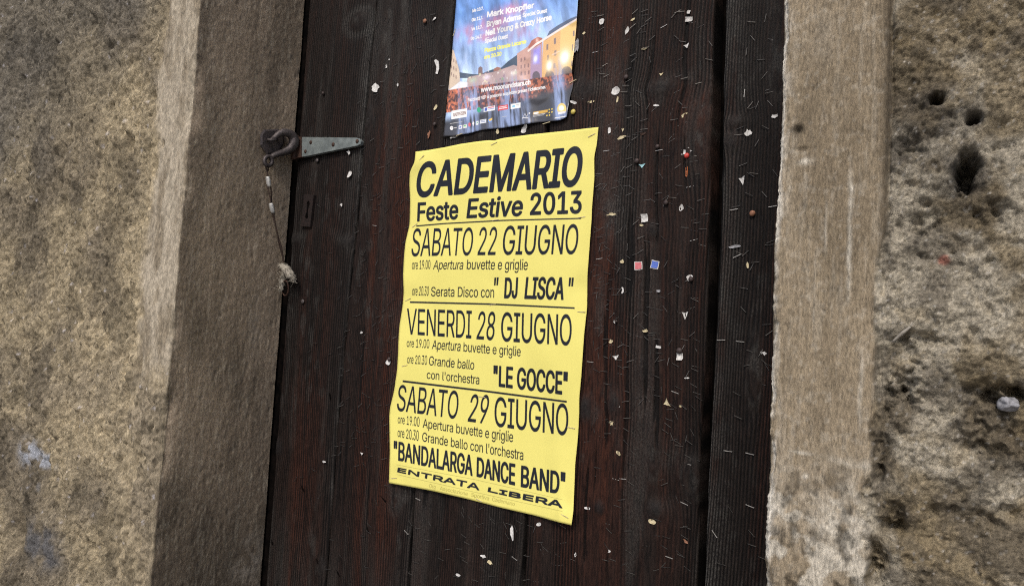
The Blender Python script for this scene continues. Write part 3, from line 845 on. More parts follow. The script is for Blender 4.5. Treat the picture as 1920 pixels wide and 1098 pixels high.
GLYPHS = r'''
"160|39,159,35,254,68,254,64,159|96,159,93,254,125,254,122,159
&224|98,-3,75,-1,55,6,39,17,27,31,20,48,17,67,19,82,24,95,42,117,70,139,108,168,118,176,127,187,131,202,129,214,123,223,113,228,101,230,84,227,73,216,68,199,73,182,84,164,102,142,219,0,182,0,86,116,61,146,44,172,39,185,38,199,40,215,45,229,55,241,67,249,82,255,100,257,118,255,133,249,145,241,154,230,160,217,162,202,158,181,146,162,128,146,77,109,55,87,50,77,48,66,50,54,55,44,62,35,72,29,83,25,96,23,111,25,126,30,151,48,160,61,168,76,173,93,174,112,204,112,202,90,198,72,185,46,173,31,166,23,153,12,136,3,117,-2
'103|39,159,35,254,68,254,64,159
.94|48,-2,39,-1,31,4,26,12,25,20,26,29,31,37,39,42,48,43,56,42,64,37,69,29,71,20,69,12,64,4,56,-1
0227|113,-3,87,0,65,12,47,31,34,57,29,77,25,101,24,127,25,153,29,177,35,197,48,223,65,242,87,254,113,258,139,254,161,242,179,223,192,197,198,177,201,153,203,127,201,101,198,77,192,57,179,31,162,12,140,0|113,25,131,28,145,37,157,52,165,72,170,97,172,127,170,157,165,182,157,203,145,218,131,227,113,230,96,227,82,218,70,203,62,182,56,157,55,127,56,97,62,72,70,52,82,37,96,28
1227|38,0,38,27,195,27,195,0|138,254,138,0,106,0,106,224,105,224,43,179,43,213,99,254
2227|32,0,32,24,117,114,141,141,155,163,160,186,159,198,154,209,146,218,137,224,112,230,98,228,86,224,77,216,69,207,65,195,64,181,33,181,35,202,43,221,55,237,72,248,91,255,112,258,134,255,153,248,169,237,181,223,188,205,191,186,185,159,168,129,133,90,76,30,76,28,195,28,195,0
3227|109,-3,87,-1,66,5,49,15,35,29,26,46,22,66,55,66,57,54,63,44,72,35,83,30,109,25,138,30,149,37,157,46,163,58,165,72,163,86,158,98,150,109,137,117,121,122,101,124,78,124,78,150,144,224,144,226,35,226,35,254,186,254,186,230,106,139,106,144,132,144,154,138,172,127,185,111,194,93,196,72,194,51,185,33,172,18,154,6,133,-1
4227|20,53,20,79,123,254,155,254,54,83,54,81,207,81,207,53|141,0,141,61,141,73,141,159,171,159,171,0
7227|48,0,162,224,162,226,31,226,31,254,195,254,195,224,82,0
8227|113,-3,89,-1,68,6,50,17,37,31,29,48,26,68,28,83,33,98,40,110,51,121,63,128,76,132,76,133,59,141,46,154,38,171,35,190,38,209,45,225,57,239,73,249,92,256,113,258,134,256,153,249,169,239,181,225,188,209,191,190,188,171,180,154,167,141,150,133,150,132,164,128,176,121,186,110,194,98,199,83,200,68,198,48,189,31,176,17,158,6,137,-1|113,25,129,26,142,30,153,37,161,46,167,57,168,69,167,83,161,94,153,104,141,111,128,116,113,118,98,116,85,111,73,104,65,94,59,83,58,69,59,57,64,46,73,37,84,30,97,26|113,145,137,150,146,157,154,165,158,176,160,188,158,200,154,210,147,218,138,225,113,230,89,225,79,218,72,210,68,200,66,188,68,176,72,165,79,157,89,150
9227|113,258,135,255,155,247,171,234,184,217,192,197,194,173,192,155,186,135,158,84,100,0,65,0,151,124,154,124,144,111,128,101,109,97,87,100,69,107,53,119,41,134,34,154,32,176,34,198,42,218,55,235,71,247,91,255|113,230,99,228,87,223,77,215,69,204,64,191,63,176,64,161,69,148,77,137,87,129,99,123,113,122,127,123,139,129,149,137,157,147,162,160,164,175,162,190,157,204,150,215,139,223,127,228
A240|8,0,101,254,138,254,231,0,198,0,144,151,132,186,116,239,123,239,106,185,95,151,43,0|55,71,55,99,185,99,185,71
B228|30,0,30,254,121,254,145,252,164,245,180,235,190,221,197,205,199,187,198,172,193,160,178,143,157,133,157,131,170,129,182,123,192,114,201,102,207,86,209,68,207,50,200,33,189,20,172,9,151,2,123,0|62,29,122,29,148,31,165,40,175,53,178,68,176,81,171,92,163,102,153,109,140,114,124,115,62,115|62,143,119,143,144,148,154,155,162,163,166,174,168,186,165,202,156,214,141,223,120,226,62,226
C255|134,-3,113,-2,93,4,75,12,59,25,46,40,35,58,27,78,22,101,20,127,22,153,27,176,35,197,46,215,59,230,75,242,93,251,113,256,134,258,170,252,186,245,201,236,214,224,224,209,232,193,236,174,204,174,195,197,179,214,158,224,134,228,111,225,92,216,75,202,62,182,54,157,52,127,54,97,63,72,75,53,92,38,112,29,134,26,158,30,179,40,195,57,204,80,236,80,232,62,224,45,214,31,201,19,187,9,170,2,153,-2
D251|109,0,48,0,48,29,107,29,136,31,159,40,177,55,189,75,197,99,200,128,197,156,190,180,177,200,160,214,138,223,110,226,47,226,47,254,113,254,136,253,157,248,176,239,200,221,217,196,225,175,229,153,231,128,229,102,224,80,217,59,206,42,192,27,175,15,156,7,134,2|62,254,62,0,30,0,30,254
E209|30,0,30,254,186,254,186,226,62,226,62,143,178,143,178,114,62,114,62,29,188,29,188,0
F205|30,0,30,254,185,254,185,226,62,226,62,139,173,139,173,111,62,111,62,0
G260|134,-3,113,-2,93,4,75,13,59,25,45,40,35,58,27,78,22,102,20,127,22,153,27,176,35,197,45,215,59,230,74,242,92,251,112,256,132,258,152,256,170,252,187,245,202,235,214,222,225,208,232,192,237,174,204,174,194,197,178,213,158,224,133,228,111,225,92,216,75,202,62,182,54,157,52,127,54,97,63,72,75,53,92,38,112,29,134,26,155,29,172,36,187,47,198,62,205,80,207,101,217,100,141,100,141,128,239,128,239,100,236,71,225,45,209,25,188,9,163,0
H258|30,0,30,254,62,254,62,144,196,144,196,254,228,254,228,0,196,0,196,116,62,116,62,0
I150|16,0,16,29,59,29,59,226,16,226,16,254,135,254,135,226,91,226,91,29,135,29,135,0
J198|93,-3,62,2,38,16,26,31,19,50,17,73,17,86,49,86,49,73,52,52,61,37,75,28,93,25,110,28,124,37,133,52,136,73,136,254,168,254,168,73,166,50,159,31,147,16,123,2
K233|52,73,52,108,70,131,87,152,106,172,182,254,224,254,116,138,114,138|30,0,30,254,62,254,62,167,62,112,62,97,62,0|186,0,94,130,114,155,224,0
L196|30,0,30,254,62,254,62,29,181,29,181,0
M314|30,0,30,254,76,254,139,94,144,79,150,61,156,42,161,24,154,24,159,41,165,61,171,79,176,94,238,254,284,254,284,0,252,0,252,145,252,163,253,184,253,207,253,229,256,229,249,205,241,181,234,161,228,145,171,0,143,0,85,145,80,160,72,181,65,204,56,229,59,229,60,208,60,186,61,164,61,145,61,0
N262|30,0,30,254,68,254,172,91,181,75,194,53,207,27,202,27,200,54,200,79,199,97,199,254,232,254,232,0,193,0,101,145,89,165,74,191,54,226,60,227,61,192,62,164,62,145,62,0
O267|133,-3,112,-2,93,4,75,12,59,25,46,40,35,58,27,78,22,101,20,127,22,153,27,176,35,197,46,215,59,230,75,242,93,251,112,256,133,258,155,256,174,251,192,242,208,230,221,215,232,197,240,176,245,153,247,127,245,101,240,78,232,58,221,40,208,25,192,12,174,4,155,-2|133,26,155,29,175,38,191,52,204,72,212,97,215,127,212,157,204,182,191,202,175,216,155,225,133,228,112,225,92,216,75,202,63,182,54,157,52,127,54,97,63,72,75,52,92,38,112,29
P222|30,0,30,254,118,254,144,252,166,244,183,231,195,215,202,195,204,174,202,152,195,133,183,116,166,104,144,96,118,93,55,93,55,121,116,121,134,123,149,128,159,136,167,147,171,160,172,174,171,188,167,201,159,211,148,219,134,224,116,226,62,226,62,0
R224|30,0,30,254,118,254,145,252,167,244,183,232,195,217,202,198,205,176,202,154,195,136,183,120,166,109,145,101,118,99,48,99,48,128,117,128,135,129,149,133,160,141,167,150,171,162,173,176,171,190,167,202,159,212,149,220,134,224,116,226,62,226,62,0|177,0,115,115,151,115,214,0
S223|112,-4,86,-2,64,5,46,15,32,30,23,48,19,68,52,68,55,55,62,44,71,35,83,29,112,25,128,26,143,30,155,37,165,46,171,57,173,70,171,81,166,89,148,102,122,111,92,120,64,130,43,145,30,163,26,186,29,206,37,224,51,238,69,249,90,256,114,258,137,256,158,249,175,238,189,224,197,208,200,189,169,189,163,206,151,219,134,227,112,229,97,228,84,224,73,218,64,209,59,199,58,188,60,176,65,167,85,154,106,147,132,140,156,132,179,119,197,99,202,85,204,69,201,50,193,32,180,17,162,5,139,-2
T224|16,226,16,254,208,254,208,226,128,226,128,0,96,0,96,226
U259|129,-4,101,-1,77,8,57,22,42,40,33,62,30,87,30,254,62,254,62,89,64,72,70,57,80,44,94,34,110,28,129,26,149,28,165,34,179,44,188,57,194,72,196,89,196,254,229,254,229,87,226,62,216,40,201,22,182,8,157,-1
V240|102,0,8,254,42,254,96,103,108,69,124,15,117,15,133,69,145,103,197,254,231,254,139,0
Y236|102,0,102,104,8,254,46,254,96,172,111,146,125,115,112,115,126,146,140,172,191,254,228,254,134,104,134,0
a195|80,-4,63,-3,47,2,34,11,24,22,17,37,15,54,17,69,22,80,29,90,39,97,63,105,89,110,117,113,133,117,136,121,138,127,138,128,133,148,120,161,98,165,75,161,59,150,50,137,20,146,29,161,39,173,52,182,66,188,97,192,119,190,143,180,153,172,161,160,167,145,168,126,168,0,138,0,138,26,136,26,126,12,108,1|85,23,101,24,114,29,124,37,132,47,136,57,138,69,138,95,130,91,116,88,100,86,88,84,67,79,52,70,47,62,46,52,51,36,65,26
b212|115,-4,99,-3,86,2,69,16,59,29,56,29,56,0,26,0,26,254,57,254,57,160,59,160,69,173,86,186,98,191,115,192,137,189,156,180,173,166,185,146,193,122,195,94,193,66,185,42,173,23,157,8,137,-1|110,23,126,26,140,33,150,44,158,58,163,75,164,95,163,114,158,131,150,145,140,156,126,163,110,165,94,163,81,156,70,145,62,131,58,114,56,95,58,75,63,58,70,43,81,32,94,26
c198|104,-4,79,-1,58,8,41,23,28,43,20,66,17,94,20,122,28,146,41,165,58,180,79,189,104,192,130,189,153,178,170,161,181,138,151,131,145,145,135,155,121,162,104,165,86,162,73,155,62,144,54,129,50,112,48,94,50,75,54,59,62,44,73,33,86,26,104,23,121,26,135,33,146,44,152,59,181,51,171,28,153,11,130,0
d212|98,-4,75,-1,56,8,40,23,27,42,20,66,17,94,20,122,27,146,40,166,56,180,75,189,98,192,114,191,126,186,144,173,153,160,155,160,155,254,186,254,186,0,156,0,156,29,153,29,143,16,126,2,114,-3|102,23,118,26,132,32,142,43,150,58,154,75,156,95,154,114,150,131,142,145,132,156,118,163,102,165,86,163,72,156,62,145,54,131,50,114,48,95,50,75,54,58,62,44,73,33,86,26
e202|106,-4,80,-1,58,8,41,23,28,42,20,66,17,93,20,121,28,145,40,165,58,180,78,189,103,192,133,187,147,180,160,170,170,157,179,141,184,121,186,97,186,85,37,85,37,110,169,110,155,101,153,119,149,134,141,147,131,157,118,163,103,165,87,163,73,157,62,147,54,135,50,121,48,105,48,89,50,69,55,53,64,40,76,31,90,25,106,23,127,26,143,36,153,53,182,45,177,32,168,20,156,10,141,2,125,-3
f127|114,190,114,164,3,164,3,190|40,0,40,216,42,231,48,243,57,252,68,259,94,265,111,263,121,260,114,234,107,236,97,237,85,235,77,230,72,221,71,209,71,0
g213|103,-75,84,-74,67,-70,41,-55,25,-35,51,-20,61,-33,77,-44,103,-49,124,-46,141,-38,152,-23,156,-3,156,34,153,34,143,21,126,8,114,4,97,2,76,5,56,13,40,27,28,45,20,68,17,96,20,123,27,147,40,166,56,180,76,189,98,192,114,191,127,186,144,173,154,159,157,159,157,190,186,190,186,-4,183,-27,175,-45,162,-59,145,-68,125,-73|102,30,118,32,132,38,142,47,150,61,155,77,156,96,155,115,150,132,142,146,132,156,119,163,102,165,86,163,73,156,62,145,54,131,50,115,48,96,50,78,54,61,62,48,73,38,86,32
h205|57,113,57,0,26,0,26,254,57,254,57,144,51,144,62,166,76,181,94,189,114,192,132,190,148,184,161,174,170,160,177,142,179,120,179,0,148,0,148,118,145,137,136,152,123,161,105,165,92,163,80,159,71,151,63,141,58,129
i83|26,0,26,190,57,190,57,0|42,221,34,223,27,227,22,234,21,242,22,249,27,256,34,260,42,262,50,260,57,256,62,249,63,242,62,234,57,227,50,223
k190|55,68,55,106,60,106,142,190,180,190,92,100,89,100|26,0,26,254,57,254,57,0|147,0,74,93,96,114,186,0
l95|70,-1,50,2,37,10,29,24,26,42,26,254,57,254,57,49,60,31,65,27,73,26,80,26,85,27,90,1,81,0
m305|26,0,26,190,56,190,56,148,54,148,59,162,66,173,86,188,110,193,129,190,144,180,154,166,160,147,156,147,161,160,169,172,190,187,218,193,234,191,249,186,261,177,270,164,276,148,278,128,278,0,248,0,248,127,245,145,236,156,224,163,209,165,197,164,187,160,173,145,168,124,168,0,137,0,137,130,134,144,126,156,115,163,100,165,79,160,70,154,63,145,58,133,57,119,57,0
n205|57,113,57,0,26,0,26,190,56,190,56,144,51,144,62,166,76,181,94,189,114,192,132,190,147,184,160,174,170,160,176,142,179,120,179,0,148,0,148,118,145,137,136,152,123,161,105,165,92,163,80,159,71,151,63,141,58,129
o208|104,-4,79,-1,58,8,41,23,28,43,20,66,17,94,20,122,28,146,41,165,58,180,79,189,104,192,128,189,149,180,167,165,180,146,188,122,191,94,188,66,180,43,167,23,149,8,128,-1|104,23,121,26,135,33,146,44,154,59,158,75,160,94,158,112,154,129,146,144,135,155,121,162,104,165,86,162,73,155,62,144,54,129,50,112,48,94,50,75,54,59,62,44,73,33,86,26
p212|26,-71,26,190,56,190,56,160,59,160,69,173,86,186,98,191,115,192,137,189,156,180,173,166,185,146,193,122,195,94,193,66,185,42,173,23,157,8,137,-1,115,-4,99,-3,86,2,69,16,59,29,57,29,57,-71|110,23,126,26,140,33,150,44,158,58,163,75,164,95,163,114,158,131,150,145,140,156,126,163,110,165,94,163,81,156,70,145,62,131,58,114,56,95,58,75,63,58,70,43,81,32,94,26
q212|186,-71,155,-71,155,29,153,29,143,16,126,2,114,-3,98,-4,75,-1,56,8,40,23,27,42,20,66,17,94,20,122,27,146,40,166,56,180,75,189,98,192,114,191,126,186,144,173,153,160,156,160,156,190,186,190|102,23,118,26,132,32,142,43,150,58,154,75,156,95,154,114,150,131,142,145,132,156,118,163,102,165,86,163,72,156,62,145,54,131,50,114,48,95,50,75,54,58,62,44,73,33,86,26
r130|26,0,26,190,56,190,56,160,58,160,65,173,76,184,90,190,107,192,115,192,122,192,122,161,115,162,103,163,91,161,80,157,70,151,63,142,58,131,57,118,57,0
s182|91,-4,72,-3,56,2,42,9,31,19,23,32,18,47,47,53,53,40,62,30,75,25,91,23,108,25,122,31,131,40,134,51,132,60,127,68,118,74,106,78,75,85,52,93,36,104,27,119,23,137,26,152,33,166,43,177,58,185,74,190,94,192,112,191,127,186,140,179,149,170,162,145,134,139,129,149,121,158,110,164,94,166,78,164,65,158,57,150,54,139,56,129,62,122,86,111,115,105,137,97,153,86,162,71,166,53,163,37,156,24,145,12,130,3,112,-2
t114|102,190,102,164,3,164,3,190|32,236,63,236,63,49,64,38,68,31,75,26,85,25,93,26,101,27,107,1,96,-1,84,-2,62,1,46,11,36,26,32,46
u205|91,-3,73,-1,57,5,44,15,35,29,28,47,26,69,26,190,57,190,57,72,60,52,68,37,82,28,100,25,113,27,125,31,134,38,142,48,146,61,148,76,148,190,179,190,179,0,149,0,149,46,154,46,143,23,129,8,111,0
v195|81,0,9,190,42,190,83,78,93,43,103,10,92,10,101,43,112,78,152,190,186,190,113,0
w284|69,0,11,190,44,190,67,107,77,68,88,21,82,21,93,67,103,107,126,190,158,190,181,107,191,68,201,21,196,21,206,68,217,107,240,190,272,190,215,0,184,0,159,86,152,112,145,140,138,169,145,169,138,140,131,112,124,86,99,0
y195|24,-69,31,-43,36,-44,52,-44,65,-37,75,-18,81,-1,9,190,42,190,83,78,93,43,103,10,92,10,101,43,112,78,153,190,186,190,102,-29,88,-54,70,-68,46,-73,32,-72
z190|21,0,21,23,127,160,127,161,24,161,24,190,166,190,166,165,63,30,63,28,169,28,169,0
'''
# ------------------------------------------------------------------ print: glyphs drawn into generated pictures
GL = {}
for ln in GLYPHS.strip('\n').split('\n'):
    ch = ln[0]
    fs = ln[1:].split('|')
    GL[ch] = (int(fs[0]), [np.array(list(map(int, c.split(',')))).reshape(-1, 2) for c in fs[1:] if c])
CAP = 254.0

class Canvas:
    """a picture laid over a rectangle of the plane y = 0 (world x, z)"""
    def __init__(s, x0, x1, z0, z1, res, col):
        s.x0, s.x1, s.z0, s.z1, s.res = x0, x1, z0, z1, res
        s.w = int((x1 - x0) / res); s.h = int((z1 - z0) / res)
        s.im = np.ones((s.h, s.w, 3), np.float32) * np.array(col, np.float32)
    def c(s, X, Z):
        return np.stack([(X - s.x0) / (s.x1 - s.x0) * s.w, (Z - s.z0) / (s.z1 - s.z0) * s.h], -1)
    def pix(s, pts):
        q = np.array([at(a, b) for a, b in pts])
        return s.c(q[:, 0], q[:, 2])
    def sdf_fill(s, polys, col, grow=0.0, soft=0.5, alpha=1.0, fn=None):
        allp = np.concatenate(polys)
        pad = 2 + max(0, grow) + soft * 2
        x0 = max(0, int(allp[:, 0].min() - pad)); x1 = min(s.w, int(allp[:, 0].max() + pad) + 1)
        y0 = max(0, int(allp[:, 1].min() - pad)); y1 = min(s.h, int(allp[:, 1].max() + pad) + 1)
        if x1 <= x0 or y1 <= y0:
            return
        gx, gy = np.meshgrid(np.arange(x0, x1) + 0.5, np.arange(y0, y1) + 0.5)
        P = np.stack([gx.ravel(), gy.ravel()], -1)
        wind = np.zeros(len(P), int); d2 = np.full(len(P), 1e9)
        for pl in polys:
            A = pl; B = np.roll(pl, -1, 0)
            for a, b in zip(A, B):
                e = b - a
                q = P - a
                t = np.clip((q @ e) / max(e @ e, 1e-9), 0, 1)
                dd = q - t[:, None] * e
                d2 = np.minimum(d2, (dd ** 2).sum(1))
                cr = e[0] * q[:, 1] - e[1] * q[:, 0]
                up = (a[1] <= P[:, 1]) & (b[1] > P[:, 1]) & (cr > 0)
                dn = (a[1] > P[:, 1]) & (b[1] <= P[:, 1]) & (cr < 0)
                wind += up.astype(int) - dn.astype(int)
        sd = np.sqrt(d2) * np.where(wind != 0, 1, -1) + grow
        cov = np.clip(0.5 + sd / (2 * soft), 0, 1).reshape(gx.shape) * alpha
        if fn is not None:
            cc, am = fn(gx, gy)
            cov = cov * am
            col = cc
        sub = s.im[y0:y1, x0:x1]
        s.im[y0:y1, x0:x1] = sub * (1 - cov[..., None]) + np.asarray(col, np.float32) * cov[..., None]
    def poly(s, pts, col, **kw):
        s.sdf_fill([s.pix(pts)], col, **kw)
    def line(s, pts, thick, col, alpha=1.0):
        pts = [np.array(p, float) for p in pts]
        up = [p + np.array([0, -thick / 2]) for p in pts]; dn = [p + np.array([0, thick / 2]) for p in reversed(pts)]
        s.sdf_fill([s.pix(up + dn)], col, alpha=alpha)
    def text(s, txt, bl, br, tl, tr, col, grow=0.0, shear=0.06, alpha=1.0, soft=0.5):
        x = 0; gs = []
        for ch in txt:
            if ch == ' ':
                x += 97
                continue
            adv, cs = GL[ch]
            gs.append([np.stack([c[:, 0] + x + shear * 1.0 * c[:, 1], c[:, 1]], -1).astype(float) for c in cs])
            x += adv - (4 if grow > 1.2 else 8)
        xs = np.concatenate([c[:, 0] for g_ in gs for c in g_])
        lo, hi = xs.min(), xs.max()
        bl, br, tl, tr = [np.array(p, float) for p in (bl, br, tl, tr)]
        if grow > 1.0:
            i_ = grow * 0.33
            bl = bl + (i_, -i_); br = br + (-i_, -i_); tl = tl + (i_, i_); tr = tr + (-i_, i_)
        for g_ in gs:
            ps = []
            for c in g_:
                # finer points so that long strokes follow the slanting lines
                u = ((c[:, 0] - lo) / (hi - lo))[:, None]; t = (c[:, 1] / CAP)[:, None]
                q = (bl * (1 - u) + br * u) * (1 - t) + (tl * (1 - u) + tr * u) * t
                ps.append(s.pix(q))
            s.sdf_fill(ps, col, grow=grow, alpha=alpha, soft=soft)
    def image(s, name):
        im = bpy.data.images.new(name, s.w, s.h, alpha=False, float_buffer=True)
        im.colorspace_settings.name = 'Non-Color'
        a = np.ones((s.h, s.w, 4), np.float32)
        a[..., :3] = s.im
        im.pixels.foreach_set(a.ravel())
        im.update()
        return im

def paper_mat(name, img, rough, spec, crease=0.0004):
    m, nt, b = new_mat(name)
    uv = nt.nodes.new('ShaderNodeUVMap'); uv.uv_map = 'print'
    t = nt.nodes.new('ShaderNodeTexImage'); t.image = img; t.extension = 'EXTEND'; t.interpolation = 'Cubic'
    nt.links.new(uv.outputs[0], t.inputs['Vector'])
    n = noise(nt, 55, 3)
    c = mixc(nt, ramp(nt, n, 0.3, 0.7, 0.0, 0.10), t.outputs['Color'], (0.82, 0.80, 0.70), 'MULTIPLY')
    nt.links.new(c, b.inputs['Base Color'])
    b.inputs['Roughness'].default_value = rough
    b.inputs['Specular IOR Level'].default_value = spec
    n2 = noise(nt, 16, 1.0, (1, 1, 0.6), 0.4)
    bump(nt, b, n2, 0.6, crease * 12)
    return m

def resample(P, n):
    P = np.asarray(P, float)
    d = np.r_[0, np.cumsum(np.hypot(*np.diff(P, axis=0).T))]
    t = np.linspace(0, d[-1], n)
    return np.stack([np.interp(t, d, P[:, 0]), np.interp(t, d, P[:, 1])], -1)

def sheet(name, L, Rr, T, B, nu, nv, hfun, canvas, mat, parent):
    """a sheet of paper bounded by four edge curves (photo pixels), Coons patch; hfun gives its distance from the door"""
    L, Rr = resample(L, nv), resample(Rr, nv)      # bottom to top
    T, B = resample(T, nu), resample(B, nu)        # left to right
    def smooth(c):
        for _ in range(2):
            c[1:-1] = 0.25 * c[:-2] + 0.5 * c[1:-1] + 0.25 * c[2:]
        return c
    L, Rr, T, B = map(smooth, (L, Rr, T, B))
    s = np.linspace(0, 1, nu); t = np.linspace(0, 1, nv)
    S, Tt = np.meshgrid(s, t)
    def plane(C):
        q = np.array([at(a, b) for a, b in C])
        return q[:, [0, 2]]
    L, Rr, T, B = map(plane, (L, Rr, T, B))
    S3, T3 = S[..., None], Tt[..., None]
    P = (1 - S3) * L[:, None, :] + S3 * Rr[:, None, :] + (1 - T3) * B[None] + T3 * T[None] \
        - ((1 - S3) * (1 - T3) * B[0] + S3 * (1 - T3) * B[-1] + (1 - S3) * T3 * T[0] + S3 * T3 * T[-1])
    h = hfun(S, Tt)
    # keep the line of sight while the sheet stands off the door
    k = (DIST - h) / DIST
    V = np.stack([P[..., 0] * k, -h, (P[..., 1] - EYE) * k + EYE], -1)
    Vb = V + np.array([0, 0.00012, 0])
    n = nu * nv
    Fq = np.concatenate([grid_faces(nu, nv), grid_faces(nu, nv, True) + n])
    i = np.arange(n).reshape(nv, nu)
    rim = np.concatenate([i[0, :], i[1:, -1], i[-1, -2::-1], i[-2:0:-1, 0]])
    r2 = np.roll(rim, -1)
    Fq = np.concatenate([Fq, np.stack([rim, rim + n, r2 + n, r2], -1)])
    me = mesh_np(name, np.concatenate([V.reshape(-1, 3), Vb.reshape(-1, 3)]), Fq, mat, True)
    uvs = np.stack([(P[..., 0] - canvas.x0) / (canvas.x1 - canvas.x0), (P[..., 1] - canvas.z0) / (canvas.z1 - canvas.z0)], -1).reshape(-1, 2)
    uvs = np.concatenate([uvs, uvs])
    ul = me.uv_layers.new(name='print')
    li = np.empty(len(me.loops), np.int32)
    me.loops.foreach_get('vertex_index', li)
    ul.data.foreach_set('uv', uvs[li].astype(np.float32).ravel())
    return link(name, me, parent)

# ---------- yellow poster
a0, a1 = at(729, 905), at(1123, 238)
YC = Canvas(a0[0] - .02, a1[0] + .02, at(1071, 984)[2] - .01, at(779, 283)[2] + .03, 0.00030, (0.81, 0.740, 0.205))
INK = (0.014, 0.017, 0.025)
def z1(x, y): return (720 + x / 3.138, 230 + y / 3.138)
def z2(x, y): return (720 + x / 4.8, 560 + y / 4.8)
def z3(x, y): return (720 + x / 4.575, 760 + y / 4.575)
def yt(z, txt, x0, x1, b0, b1, t0, t1, grow=0.0, it=0.0, col=INK, alpha=1.0):
    if 0 <= grow < 1.0:
        grow += 0.45
    YC.text(txt, z(x0, b0), z(x1, b1), z(x0, t0), z(x1, t1), col, grow, 0.05 + it, alpha)
yt(z1, 'CADEMARIO', 190, 1168, 441, 372, 236, 140, 6.0, 0.17)
yt(z1, 'Feste', 194, 438, 583, 568, 470, 455, 3.6)
yt(z1, 'Estive', 484, 818, 563, 549, 448, 428, 3.6, 0.10)
yt(z1, '2013', 858, 1163, 544, 534, 415, 400, 3.6)
YC.line([z1(190, 608), z1(350, 594), z1(700, 575), z1(1160, 563)], 2.6, INK)
yt(z1, 'SABATO', 162, 524, 785, 780, 624, 618, 0.2, 0.16)
yt(z1, '22', 550, 665, 779, 778, 617, 614, 0.2, 0.16)
yt(z1, 'GIUGNO', 700, 1143, 777, 772, 609, 598, 0.4, 0.12)
yt(z1, 'ore 19.00', 165, 273, 862, 860, 810, 808)
yt(z1, 'Apertura', 288, 467, 862, 863, 810, 808, 0.1, 0.2)
yt(z1, 'buvette e griglie', 486, 846, 862, 866, 806, 803, 0.1, 0.08)
yt(z1, 'ore 20.30', 166, 264, 1015, 1018, 964, 962, 0, .15)
yt(z1, 'Serata Disco con', 277, 648, 1020, 1029, 966, 966, 0.1)
yt(z1, '"', 647, 675, 1030, 1030, 911, 909, 1.6, 0.1)
yt(z1, 'DJ', 706, 790, 1033, 1034, 911, 910, 3.2, 0.08)
yt(z1, 'LISCA', 825, 1056, 1036, 1042, 908, 909, 3.2, 0.16)
yt(z1, '"', 1086, 1117, 1042, 1044, 911, 911, 1.6, 0.1)
YC.line([z1(152, 1055), z1(640, 1067), z1(1122, 1090)], 3.3, INK)
yt(z2, 'VENERDI', 208, 790, 318, 357, 88, 108, 0.3, 0.0)
yt(z2, '28', 832, 1000, 362, 373, 115, 120, 0.5, 0.16)
yt(z2, 'GIUGNO', 1055, 1688, 380, 420, 122, 144, 0.5, 0.0)
yt(z2, 'ore 19.00', 205, 408, 431, 445, 362, 364, 0, 0.0)
yt(z2, 'Apertura', 430, 690, 450, 471, 370, 380, 0.1, 0.14)
yt(z2, 'buvette e griglie', 715, 1230, 473, 517, 390, 430, 0.1)
yt(z2, 'ore 20.30', 208, 388, 578, 594, 507, 510, 0, 0.06)
yt(z2, 'Grande ballo', 405, 812, 596, 637, 515, 553, 0.1, 0.06)
yt(z2, "con l'orchestra", 385, 858, 717, 769, 643, 686, 0.1)
yt(z2, '"LE GOCCE"', 985, 1655, 785, 867, 598, 657, 3.0)
YC.line([z2(168, 740), z2(900, 828), z2(1645, 925)], 3.8, INK)
yt(z2, 'SABATO', 118, 670, 1004, 1082, 772, 832, 0.4, 0.14)
yt(z3, '29', 718, 901, 135, 158, -98, -88, 0.5, 0.26)
yt(z3, 'GIUGNO', 949, 1580, 176, 257, -75, -10, 0.5)
yt(z3, 'ore 19.00', 118, 305, 149, 181, 82, 98)
yt(z3, 'Apertura buvette e griglie', 332, 1107, 187, 313, 112, 224, 0.1)
yt(z3, 'ore 20.30', 117, 298, 266, 303, 193, 213)
yt(z3, "Grande ballo con l'orchestra", 328, 1195, 305, 468, 228, 379, 0.1)
yt(z3, '"BANDALARGA', 82, 760, 464, 603, 300, 424, 2.9)
yt(z3, 'DANCE', 793, 1127, 609, 684, 440, 499, 3.1)
yt(z3, 'BAND"', 1172, 1557, 697, 767, 512, 572, 3.1)
YC.line([z3(105, 505), z3(800, 637), z3(1530, 805)], 0.55, (0.12, 0.11, 0.03), 0.85)
YC.line([z3(110, 590), z3(800, 745), z3(1530, 905)], 0.55, (0.12, 0.11, 0.03), 0.85)
yt(z3, 'ENTRATA', 112, 818, 570, 726, 528, 668, 2.4)
yt(z3, 'LIBERA', 888, 1530, 738, 880, 697, 816, 2.6)
yt(z3, 'Org', 388, 443, 703, 714, 668, 679, -0.25, 0.1, (0.22, 0.19, 0.04))
yt(z3, 'Associazione', 478, 718, 722, 772, 688, 738, -0.25, 0.1, (0.22, 0.19, 0.04))
yt(z3, 'Sportiva', 748, 902, 778, 812, 744, 777, -0.25, 0.1, (0.22, 0.19, 0.04))
yt(z3, 'Cademario', 928, 1122, 816, 860, 783, 826, -0.25, 0.1, (0.22, 0.19, 0.04))
M['yellow'] = paper_mat('yellow_poster_print', YC.image('yellow_print'), 0.58, 0.24)

